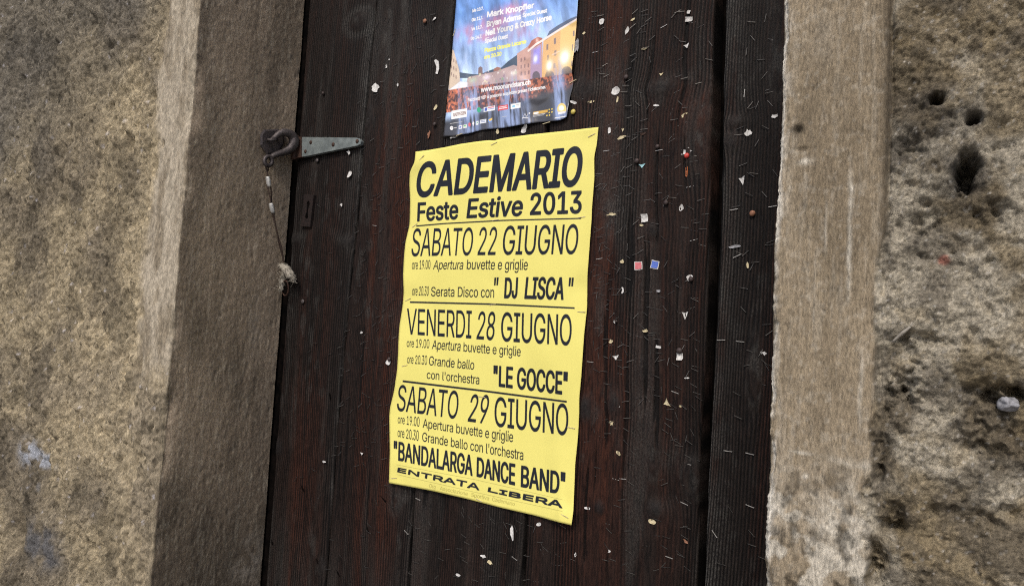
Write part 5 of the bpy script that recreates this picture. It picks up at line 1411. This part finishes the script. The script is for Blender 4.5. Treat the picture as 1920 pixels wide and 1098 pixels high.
SCG = 'torn paper scraps left on the dark door'
def scrap(px, py, wpx, hpx, kind, mat, label, ang=0, cat='paper scrap', name='paper_scrap', grp=SCG, Y=None, stp=None):
    if Y is None:
        Y = PY if px > 1350 else -0.0008
    p = at(px, py, Y)
    k = DIST / ray(px, py)[1]                 # metres per pixel on the door, facing the camera
    w = wpx * k * 1.08; h = hpx * k * 0.94
    me = scrap_mesh(name, kind, w, h, ang, mat, int(px * 7 + py))
    o = bpy.data.objects.new(name, me)
    o.location = p
    sc.collection.objects.link(o)
    tag(o, label, cat, grp)
    return o
W_, C_, G_ = M['paper_white'], M['paper_cream'], M['paper_grey']
S = [
 (1129, 41, 11, 13, 'round', W_, 'round white paper scrap with a notch, right of the top of the blue poster', 0),
 (1291, 23, 7, 9, 'ragged', W_, 'small white scrap at the top edge beside the black door gap, upper of a pair', 0),
 (1292, 37, 13, 9, 'square', W_, 'white rectangular scrap near the top of the black door gap, lower of a pair', -8),
 (1187, 37, 9, 4, 'sliver', C_, 'tiny slanted cream sliver between two white scraps at the top of the door', 25),
 (1176, 58, 6, 15, 'sliver', W_, 'thin white slanting sliver near the top of the door, beside a bright upright staple', -25),
 (1095, 63, 5, 6, 'ragged', C_, 'tiny cream speck of paper just right of the blue poster, near its top', 0),
 (1288, 87, 10, 11, 'triangle', W_, 'small white torn scrap standing alone above the slanting grain by the black gap', 15),
 (1209, 92, 9, 4, 'ragged', C_, 'tiny tan paper flake in the upper middle of the widest plank', 10),
 (1082, 86, 10, 28, 'ragged', G_, 'grey curled paper lump sticking out at the right edge of the blue poster', 0),
 (1155, 171, 17, 16, 'round', W_, 'largest round white scrap, right of the blue poster with a rusty staple across it', 0),
 (1158, 187, 4, 12, 'sliver', C_, 'thin cream tail hanging just under the largest round white scrap', -10),
 (1240, 140, 8, 7, 'triangle', C_, 'small cream torn corner below the upper slanting cracks of the widest plank', 0),
 (1286, 216, 18, 8, 'oval', C_, 'cream oval scrap beside the black door gap, larger of two ovals', 12),
 (1308, 231, 15, 5, 'oval', W_, 'flat pale oval scrap beside the black door gap, lower right of the larger cream oval', 14),
 (1231, 198, 11, 4, 'sliver', W_, 'short white sliver with a reddish end above the cream oval', -10),
 (1109, 191, 12, 5, 'ragged', C_, 'tattered tan paper shreds right of the blue poster, near its lower corner', 0),
 (1075, 192, 15, 6, 'sliver', W_, 'white sliver poking out at the lower right edge of the blue poster', -25),
 (1143, 245, 6, 13, 'oval', W_, 'upright white half-moon scrap just above the right top corner of the yellow poster', 5),
 (1168, 244, 5, 8, 'triangle', C_, 'tiny cream triangle right of the upright half-moon scrap', 0),
 (1167, 258, 14, 8, 'ragged', C_, 'cream torn flake beside the top right corner of the yellow poster', 15),
 (1204, 311, 12, 9, 'triangle', M['lightblue'], 'pale blue paper corner beside a brown pin', 0),
 (1206, 251, 10, 5, 'ragged', M['rust'], 'rust-brown torn paper remnant in the middle of the widest plank', 0),
 (1288, 285, 24, 17, 'star', W_, 'ragged white scrap held by the bright red pin', 0),
 (1288, 322, 4, 20, 'strip', M['orange'], 'narrow upright orange strip under the red pin', 2),
 (1278, 390, 8, 13, 'ragged', W_, 'white crumpled scrap below the orange strip', -15),
 (1147, 402, 18, 5, 'ragged', C_, 'flat cream shred touching the right edge of the yellow poster', 4),
 (1209, 409, 12, 16, 'square', W_, 'white scrap with a grey curl, level with the first ruled line of the yellow poster', 5),
 (1203, 422, 8, 4, 'sliver', C_, 'tiny cream sliver under the white scrap with the grey curl', -10),
 (1167, 490, 6, 7, 'ragged', C_, 'tiny cream flake left of the faded pink square', 0),
 (1294, 521, 11, 13, 'round', W_, 'round white scrap half covered by a dark pin near the black gap', 0),
 (1167, 544, 6, 13, 'crescent', W_, 'small white hooked scrap right of the yellow poster, level with DJ LISCA', 0),
 (1235, 545, 8, 5, 'ragged', G_, 'small grey paper flake in the middle of the widest plank', 0),
 (1285, 591, 11, 18, 'triangle', W_, 'white triangular scrap with a rusty staple across it', 0),
 (1154, 603, 8, 6, 'ragged', W_, 'tiny white flake right of VENERDI line of the yellow poster', 0),
 (1210, 620, 10, 6, 'ragged', C_, 'small cream shred under the middle of the widest plank', 15),
 (1146, 640, 7, 8, 'ragged', C_, 'tiny yellowish scrap right of the yellow poster, above a white paper ring', 0),
 (1155, 670, 12, 11, 'triangle', W_, 'white folded paper triangle right of LE GOCCE line of the yellow poster', 10),
 (1235, 650, 10, 5, 'square', W_, 'two-tone pale flake left of the upright white strip', -8),
 (1275, 667, 11, 17, 'strip', W_, 'upright white strip hanging under a brown pin', 3),
 (1288, 708, 9, 3, 'sliver', W_, 'thin pale sliver below the white strip with the brown pin', 8),
 (1250, 755, 15, 13, 'triangle', C_, 'cream arrow-shaped scrap low on the widest plank', -65),
 (1158, 757, 6, 15, 'sliver', W_, 'white twisted sliver right of the lower yellow poster, beside dark knots', 35),
 (1276, 761, 4, 5, 'ragged', C_, 'tiny cream crumb right of the cream arrow-shaped scrap', 0),
 (1147, 793, 8, 8, 'ragged', C_, 'small tan and white shred right of the lower part of the yellow poster', 0),
 (1160, 849, 10, 7, 'oval', C_, 'cream oval flake right of BANDALARGA line of the yellow poster', -35),
 (1102, 952, 13, 5, 'oval', W_, 'white flake just right of the bottom corner of the yellow poster', 0),
 (1223, 977, 14, 9, 'oval', C_, 'cream oval scrap on the pitted low part of the widest plank', -10),
 (1286, 1014, 10, 5, 'ragged', M['pin_rust'], 'small rust-brown shred low beside the black gap', -30),
 (1142, 1032, 7, 5, 'crescent', W_, 'tiny white curl near the bottom of the widest plank', 0),
 (1079, 1039, 4, 8, 'ragged', W_, 'tiny white crumb under the yellow poster near the bottom of the picture', 0),
 (1011, 982, 11, 7, 'oval', W_, 'white flake tucked under the bottom edge of the yellow poster', 25),
 (961, 998, 8, 27, 'sliver', W_, 'long white pointed sliver below the yellow poster', 10),
 (906, 1042, 10, 6, 'ragged', W_, 'small white torn flake below the yellow poster, upper of two', 0),
 (919, 1053, 10, 6, 'ragged', C_, 'small tan torn flake below the yellow poster, lower of two', -20),
 (859, 1077, 9, 5, 'ragged', W_, 'pale flake at the bottom edge of the picture under the yellow poster', 0),
 (679, 850, 8, 6, 'triangle', W_, 'tiny white chip left of the lower yellow poster', 0),
 (608, 865, 7, 4, 'ragged', W_, 'tiny white chip on the plank beside the left reveal, low down', 0),
 (705, 165, 16, 17, 'ragged', W_, 'white leaf-shaped scrap above the strap hinge', 20),
 (819, 126, 13, 31, 'crescent', W_, 'long white crescent scrap left of the blue poster', 8),
 (725, 124, 4, 7, 'ragged', W_, 'tiny white crumb above the leaf-shaped scrap', 0),
 (730, 112, 3, 4, 'ragged', W_, 'tiniest white crumb, upper right of the leaf-shaped scrap', 0),
 (815, 36, 8, 5, 'sliver', W_, 'small pale sliver at the top of the door left of the blue poster', 30),
 (817, 202, 6, 12, 'oval', C_, 'yellowish curled sliver left of the lower blue poster', -30),
 (746, 160, 4, 6, 'ragged', W_, 'white speck right of the leaf-shaped scrap', 0),
 (655, 286, 9, 7, 'ragged', W_, 'small white shred right under the tip of the strap hinge', -20),
 (656, 327, 9, 15, 'oval', W_, 'white twin-lobed scrap on the first plank joint below the strap hinge', -30),
 (641, 384, 6, 6, 'ragged', W_, 'tiny white speck right of the keyhole plate', 0),
 (805, 252, 6, 15, 'ragged', M['pin_rust'], 'brown shrivelled scrap left of the lower corner of the blue poster', -15),
 (853, 256, 20, 7, 'ragged', W_, 'white torn remains under the lower left corner of the blue poster', 8),
 (984, 241, 12, 17, 'ragged', W_, 'white crumpled remains between the blue and the yellow poster, right one', -30),
 (933, 247, 7, 9, 'ragged', C_, 'cream crumpled remains between the blue and the yellow poster, left one', 15),
 (678, 623, 6, 5, 'ragged', W_, 'tiny white speck on the reddish plank left of VENERDI', 0),
 (729, 678, 9, 13, 'oval', W_, 'white scrap pinned by a grey pin left of the yellow poster', 0),
 (1403, 249, 11, 12, 'ragged', W_, 'white crumpled scrap on the frame post, topmost there', -30),
 (1392, 339, 11, 19, 'triangle', W_, 'white boot-shaped scrap on the frame post', 10),
 (1378, 462, 20, 6, 'sliver', G_, 'long greyish sliver lying across the frame post', 6),
 (1402, 497, 4, 12, 'sliver', C_, 'small tan upright sliver on the frame post', 8),
 (1432, 662, 13, 9, 'star', W_, 'tiny white star-shaped scrap on the frame post by the right plaster', 0),
 (1453, 218, 13, 8, 'ragged', W_, 'white fibrous shred at the edge of the right plaster border', -5),
]
for (px, py, w, h, kd, mt, lb, an) in S:
    scrap(px, py, w, h, kd, mt, lb, an)
# two printed squares: coloured face with a pale rim
for px, py, mt, lb, an in ((1197, 498, M['pink'], 'small faded pink paper square with a pale rim, left of the blue one', 3), (1228, 496, M['blue'], 'small blue paper square with a pale rim, right of the pink one', -12)):
    e = empty('paper_square', tuple(at(px, py, -0.0009)), lb, 'paper square', 'small coloured paper squares on the door')
    k = DIST / ray(px, py)[1]
    for nm, m_, sz, dy in (('rim', W_, 15.5, 0.0), ('face', mt, 12.5, -0.0005)):
        me = scrap_mesh(nm, 'square', sz * k * 1.02, sz * k, an, m_, 3, 0.0003)
        # keep it flat
        for v_ in me.vertices:
            v_.co.y = dy - 0.0004 + (0.0003 if v_.index > 16 else 0) - 0.4 * v_.co.z * 0.06
        o = bpy.data.objects.new(nm, me); o.parent = e; sc.collection.objects.link(o)

def pin_mesh(name, r, mat):
    prof = [(0, -0.0026), (r * .45, -0.0024), (r * .8, -0.0017), (r, -0.0008), (r * .92, -0.0001), (r * .2, 0.0), (0.0004, 0.004)]
    n = 14; V = [(0, prof[0][1], 0)]
    for (rr, y) in prof[1:]:
        V += [(rr * math.cos(2 * math.pi * i / n), y, rr * math.sin(2 * math.pi * i / n)) for i in range(n)]
    Fc = [(0, 1 + i, 1 + (i + 1) % n) for i in range(n)]
    for k in range(len(prof) - 2):
        a = 1 + k * n; b = a + n
        Fc += [(a + i, b + i, b + (i + 1) % n, a + (i + 1) % n) for i in range(n)]
    Fc.append(tuple(1 + (len(prof) - 2) * n + i for i in range(n)))
    return mesh_py(name, V, Fc, mat, True)
PINS = [
 (1288, 292, 5.2, 'pin_red', 'bright red drawing pin through a ragged white scrap'),
 (1174, 145, 5.0, 'pin_brown', 'dull dark drawing pin above the largest round white scrap'),
 (1233, 275, 4.6, 'pin_brown', 'brown drawing pin left of the red one, above a bright staple'),
 (1194, 302, 5.2, 'pin_brown', 'brown drawing pin beside the pale blue paper corner'),
 (1249, 380, 4.8, 'pin_brown', 'brown drawing pin left of the white crumpled scrap under the orange strip'),
 (1296, 523, 5.0, 'pin_brown', 'dark drawing pin covering half of a round white scrap'),
 (1274, 657, 6.0, 'pin_brown', 'brown drawing pin on top of an upright white strip'),
 (1075, 210, 5.2, 'pin_yellow', 'yellow drawing pin at the right of the lower corner of the blue poster'),
 (1411, 400, 5.6, 'pin_rust', 'speckled orange-brown pin head on the frame post'),
 (797, 40, 4.4, 'pin_rust', 'reddish ringed pin near the top of the door left of the blue poster'),
 (815, 233, 4.2, 'pin_brown', 'grey-brown drawing pin left of the lower blue poster'),
 (730, 673, 4.2, 'pin_brown', 'greyish drawing pin on a white scrap left of the yellow poster'),
 (1155, 603, 2.6, 'pin_brown', 'tiny dark pin on a white flake right of VENERDI'),
]
for px, py, rp, mt, lb in PINS:
    Y = (PY if px > 1350 else -0.0008) - 0.0014
    k = DIST / ray(px, py)[1]
    o = bpy.data.objects.new('drawing_pin', pin_mesh('drawing_pin', rp * k, M[mt]))
    o.location = at(px, py, Y)
    sc.collection.objects.link(o)
    tag(o, lb, 'drawing pin', 'drawing pins on the door')

# pale lump in a hollow of the right wall
def lump(name, c, rx, ry, rz, mat, seed, amp=0.18, nu=18, nv=12):
    r = np.random.RandomState(seed)
    V = []; 
    for j in range(nv + 1):
        ph = math.pi * j / nv
        for i in range(nu):
            th = 2 * math.pi * i / nu
            k = 1 + amp * math.sin(3 * th + seed) * math.sin(2 * ph) + amp * 0.5 * math.cos(5 * ph + th)
            V.append((c[0] + rx * k * math.sin(ph) * math.cos(th), c[1] + ry * k * math.cos(ph), c[2] + rz * k * math.sin(ph) * math.sin(th)))
    return mesh_np(name, V, np.array([(j * nu + i, j * nu + (i + 1) % nu, (j + 1) * nu + (i + 1) % nu, (j + 1) * nu + i) for j in range(nv) for i in range(nu)]), mat, True)
c = at(1890, 757, WY + 0.009)
o = link('pale_pebble', lump('pale_pebble', c, .0062, .006, .0046, M['paper_grey'], 5, 0.26), None, tuple(c))
tag(o, 'shiny pale pebble lodged in the plaster at the right edge of the picture', 'pebble')

# ------------------------------------------------------------------ ironwork on the left
# strap hinge on the first plank
YH = -0.006
outl = [(559, 257), (620, 257.6), (668, 258.3), (674, 260), (677.5, 265), (676, 271), (671, 273.5), (620, 284), (575, 293.5), (559, 295.5)]
Vf = [at(a, b, YH) for a, b in outl]; n = len(Vf)
Vf2 = [p * 1.0 + (np.array([p[0], 0, p[2]]) - np.array([at(610, 275)[0], 0, at(610, 275)[2]])) * 0 for p in Vf]
ctr = sum(Vf) / n
inn = [ctr + (p - ctr) * np.array([0.985, 1, 0.955]) + np.array([0, -0.0010, 0]) for p in Vf]
bk = [p + np.array([0, 0.0050, 0]) for p in Vf]
V = inn + Vf + bk
Fc = [tuple(reversed(range(n)))] + [(i, (i + 1) % n, n + (i + 1) % n, n + i) for i in range(n)] + [(n + i, n + (i + 1) % n, 2 * n + (i + 1) % n, 2 * n + i) for i in range(n)]
hinge = link('strap_hinge', mesh_py('strap_hinge', V, Fc, M['zinc']), door, tuple(at(610, 275, YH)))
kn = [at(555, 254, YH - .003), at(553, 276, YH - .003), at(551, 299, YH - .003)]
v, f = tube_vf(catmull(kn, 4), 0.0052, 12)
link('knuckle', mesh_py('knuckle', v, f, M['rust'], True), hinge)
p0, p1, p2, p3 = at(556, 257, YH), at(567, 257.3, YH), at(567, 295, YH), at(556, 297, YH)
V = [p + np.array([0, -0.0024, 0]) for p in (p0, p1, p2, p3)] + [p + np.array([0, 0.004, 0]) for p in (p0, p1, p2, p3)]
link('hinge_leaf', mesh_py('hinge_leaf', V, [(3, 2, 1, 0), (0, 1, 5, 4), (1, 2, 6, 5), (2, 3, 7, 6), (3, 0, 4, 7)], M['rust']), hinge)
for (a, b, r_) in ((583, 267, 3.6), (625, 271, 4.0), (670, 265, 4.0), (573, 284, 3.4)):
    k = DIST / ray(a, b)[1]
    me = pin_mesh('screw', r_ * k, M['rust'])
    for v_ in me.vertices:
        v_.co.y *= 0.75
    o = bpy.data.objects.new('screw', me); o.location = Vector(at(a, b, YH - .0010)) - world_loc(hinge); o.parent = hinge
    sc.collection.objects.link(o)
# keyhole plate with its slot
kc = at(576, 394, 0)
quad = [at(569, 364, -.003), at(590.5, 365.5, -.003), at(583, 425.5, -.003), at(562, 424, -.003)]
def kq(u, v, y):
    p = (quad[3] * (1 - u) + quad[2] * u) * (1 - v) + (quad[0] * (1 - u) + quad[1] * u) * v
    return np.array([p[0], y, p[2]])
slot = [(.46, .80), (.58, .80), (.66, .72), (.60, .62), (.58, .45), (.66, .30), (.58, .24), (.46, .24), (.38, .30), (.46, .45), (.44, .62), (.38, .72)]
ns = len(slot)
ring_o = []
for u, v_ in slot:
    d = np.array([u - .52, v_ - .52]); d = d / max(abs(d[0]) / .5, abs(d[1]) / .5)
    ring_o.append((min(1, max(0, .5 + d[0])), min(1, max(0, .5 + d[1]))))
V = [kq(u, v_, -.0032) for u, v_ in slot] + [kq(u, v_, -.0032) for u, v_ in ring_o] + [kq(u, v_, 0.0) for u, v_ in slot] + [kq(u, v_, 0.001) for u, v_ in ring_o]
Fc = []
for i in range(ns):
    j = (i + 1) % ns
    Fc += [(i, j, ns + j, ns + i), (i, 2 * ns + i, 2 * ns + j, j), (ns + i, ns + j, 3 * ns + j, 3 * ns + i)]
cnr = [kq(0, 0, -.0032), kq(1, 0, -.0032), kq(1, 1, -.0032), kq(0, 1, -.0032)]
kp = link('keyhole_plate', mesh_py('keyhole_plate', V, Fc, M['plate']), door, tuple(kc))
V = [kq(u, v_, -.0016) for u, v_ in slot]
link('keyhole', mesh_py('keyhole', V, [tuple(range(ns))], M['dark']), kp)
# nail heads
for (a, b, r_, mt) in ((595, 301, 4.2, 'iron'), (568, 565, 4.6, 'iron'), (606, 175, 3.2, 'pin_brown')):
    k = DIST / ray(a, b)[1]
    me = pin_mesh('nail_head', r_ * k, M[mt])
    o = bpy.data.objects.new('nail_head', me); o.location = Vector(at(a, b, -.0004)) - world_loc(door); o.parent = door
    sc.collection.objects.link(o)
# dark slits where old nails tore the wood
for (a, b, an, L) in ((567, 915, -50, .011), (690, 993, -55, .012), (510, 1016, -60, .010), (595, 1052, -55, .012), (634, 1074, -45, .012), (619, 743, -70, .014), (722, 938, -28, .024)):
    p = Vector(at(a, b, -.0001))
    v, f = tube_vf([np.array([-L / 2, 0, 0]), np.array([0, -.0002, 0]), np.array([L / 2, 0, 0])], [0.0003, 0.0013, 0.0003], 6, flat=0.25)
    me = mesh_py('split', v, f, M['dark'], True)
    o = bpy.data.objects.new('split', me); o.parent = door; o.matrix_local = Matrix.Translation(p - world_loc(door)) @ Matrix.Rotation(R(-an), 4, 'Y')
    sc.collection.objects.link(o)

# forged hook with its wall plate
HX = XL + 0.012
hk = empty('wall_plate', tuple(atx(515, 267, XL)), 'black hexagonal iron plate with a loop on the left door reveal', 'wall plate')
pl_ = [(495, 243), (522, 242), (534, 252), (532, 270), (520, 290), (500, 290), (488, 272), (488, 252)]
Vb = [atx(a, b, XL - .004) for a, b in pl_]; Vt = [atx(a, b, XL + .007) for a, b in pl_]
cc = sum(Vt) / len(Vt); Vi = [cc + (p - cc) * 0.86 + np.array([.0015, 0, 0]) for p in Vt]
n = len(pl_)
V = Vb + Vt + Vi
Fc = [(i, (i + 1) % n, n + (i + 1) % n, n + i) for i in range(n)] + [(n + i, n + (i + 1) % n, 2 * n + (i + 1) % n, 2 * n + i) for i in range(n)] + [tuple(2 * n + i for i in range(n))]
link('plate', mesh_py('plate', V, Fc, M['iron']), hk)
lp = [atx(503, 262, XL + .004), atx(503, 262, XL + .016), atx(510, 263, XL + .022), atx(518, 262, XL + .018), atx(519, 261, XL + .004)]
v, f = tube_vf(catmull(lp, 5), 0.0022, 8)
link('loop', mesh_py('loop', v, f, M['iron'], True), hk)

hook = empty('iron_hook', tuple(atx(503, 302, HX)), 'large forged iron hook hanging at the left reveal beside the strap hinge', 'hook')
def hx(a, b, dx=0.0): return atx(a, b, HX + dx)
path = [hx(509, 294, .004), hx(520, 289, .006), hx(533, 285, .008), hx(544, 279, .010), hx(550.5, 269, .012), hx(550, 258, .012), hx(542, 250.5, .012), hx(531, 248.5, .010), hx(521, 253, .008), hx(514, 259, .006), hx(508, 262.5, .008)]
v, f = tube_vf(catmull(path, 5), [0.0040, 0.0050, 0.0058, 0.0072, 0.0085, 0.0082, 0.0070, 0.0062, 0.0050, 0.0040, 0.0024], 12)
link('shank', mesh_py('shank', v, f, M['iron'], True), hook)
ey = []
ec = hx(503, 302)
for i in range(18):
    a = 2 * math.pi * i / 18
    ey.append(hx(503 + 7.2 * math.cos(a), 302 + 8.6 * math.sin(a), 0.003))
v, f = tube_vf(ey, 0.0034, 10, closed=True)
link('eye', mesh_py('eye', v, f, M['iron'], True), hook)

# twisted wire with two crimped sleeves
wire = empty('wire_cable', tuple(atx(505, 320, HX)), 'thin rusty wire loop with two silvery sleeves hanging from the forged hook', 'cable')
cen = catmull([hx(501, 306, .004), hx(501, 318), hx(503, 340), hx(507, 365), hx(510, 390), hx(516, 420), hx(524, 455), hx(531, 485), hx(533, 505)], 8)
for sgn in (-1, 1):
    P = []
    for i, p in enumerate(cen):
        t = i / (len(cen) - 1)
        spread = 0.0022 if t < 0.55 else 0.0007
        a = t * 26
        P.append(p + np.array([0.0012 * math.sin(a) * sgn, spread * sgn * (abs(math.cos(t * 9)) * .6 + .4), 0.0]))
    v, f = tube_vf(P, 0.0011, 6)
    link('wire', mesh_py('wire', v, f, M['wire'], True), wire)
for (a, b, a2, b2) in ((501.5, 331, 505, 350), (507.5, 381, 512, 399)):
    v, f = tube_vf(catmull([hx(a, b, .001), hx((a + a2) / 2, (b + b2) / 2, .0012), hx(a2, b2, .001)], 3), [0.0036, 0.0043, 0.0043, 0.0036], 8, flat=0.7)
    link('sleeve', mesh_py('sleeve', v, f, M['ferrule'], True), wire)

# frayed rope knot and the iron ring beneath it
rope = empty('frayed_rope', tuple(atx(533, 505, HX)), 'pale frayed rope tuft knotted at the lower end of the wire', 'rope')
rr = random.Random(9)
fib = []
def fl(a, b, d=0.0): 
    p = atx(min(a, 540), b, HX + d) if a < 536 else at(a, b, -0.012)
    return p
seeds = [(531, 500, 9), (540, 508, 9), (548, 518, 8), (554, 526, 6), (528, 533, 6), (529, 541, 5), (526, 496, 7)]
base = [at(528, 498, -.015), at(537, 505, -.018), at(544, 514, -.018), at(553, 526, -.013)]
core = catmull(base, 5)
v, f = tube_vf(core, [0.004, 0.0075, 0.007, 0.0035], 9)
v = [p + np.array([rr.uniform(-.0014, .0014) for _ in range(3)]) for p in v]
link('core', mesh_py('core', v, f, M['fibre'], True), rope)
base2 = catmull([at(531, 512, -.014), at(529, 530, -.014), at(528, 545, -.013)], 5)
v, f = tube_vf(base2, [0.003, 0.005, 0.003], 8)
link('tail', mesh_py('tail', [p + np.array([rr.uniform(-.001, .001) for _ in range(3)]) for p in v], f, M['fibre'], True), rope)
for i in range(330):
    src = core if rr.random() < 0.75 else base2
    p = src[rr.randrange(len(src))] + np.array([rr.uniform(-.004, .004), rr.uniform(-.005, .001), rr.uniform(-.004, .004)])
    d = np.array([rr.gauss(0, 1), rr.gauss(-.2, .5), rr.gauss(-.1, 1)]); d /= np.linalg.norm(d)
    d2 = d + np.array([rr.gauss(0, .7), rr.gauss(0, .5), rr.gauss(0, .7)])
    L = rr.uniform(.003, .008)
    fib.append(tube_vf([p, p + d * L * .5, p + (d + d2) * .5 * L], [0.00045, 0.0004, 0.00015], 4))
v, f = merge(fib)
o = link('fibres', mesh_py('fibres', v, f, M['fibre'], True), rope)
o['kind'] = 'stuff'
ring = []
for i in range(20):
    a = 2 * math.pi * i / 20
    ring.append(at(535 + 6.0 * math.cos(a), 540 + 14 * math.sin(a), -.012 + .003 * math.sin(a)))
v, f = tube_vf(ring, 0.0013, 8, closed=True)
o = link('iron_ring', mesh_py('iron_ring', v, f, M['rust'], True), None, tuple(at(535, 540, -.012)))
tag(o, 'thin rusty iron ring hanging under the frayed rope tuft', 'ring')
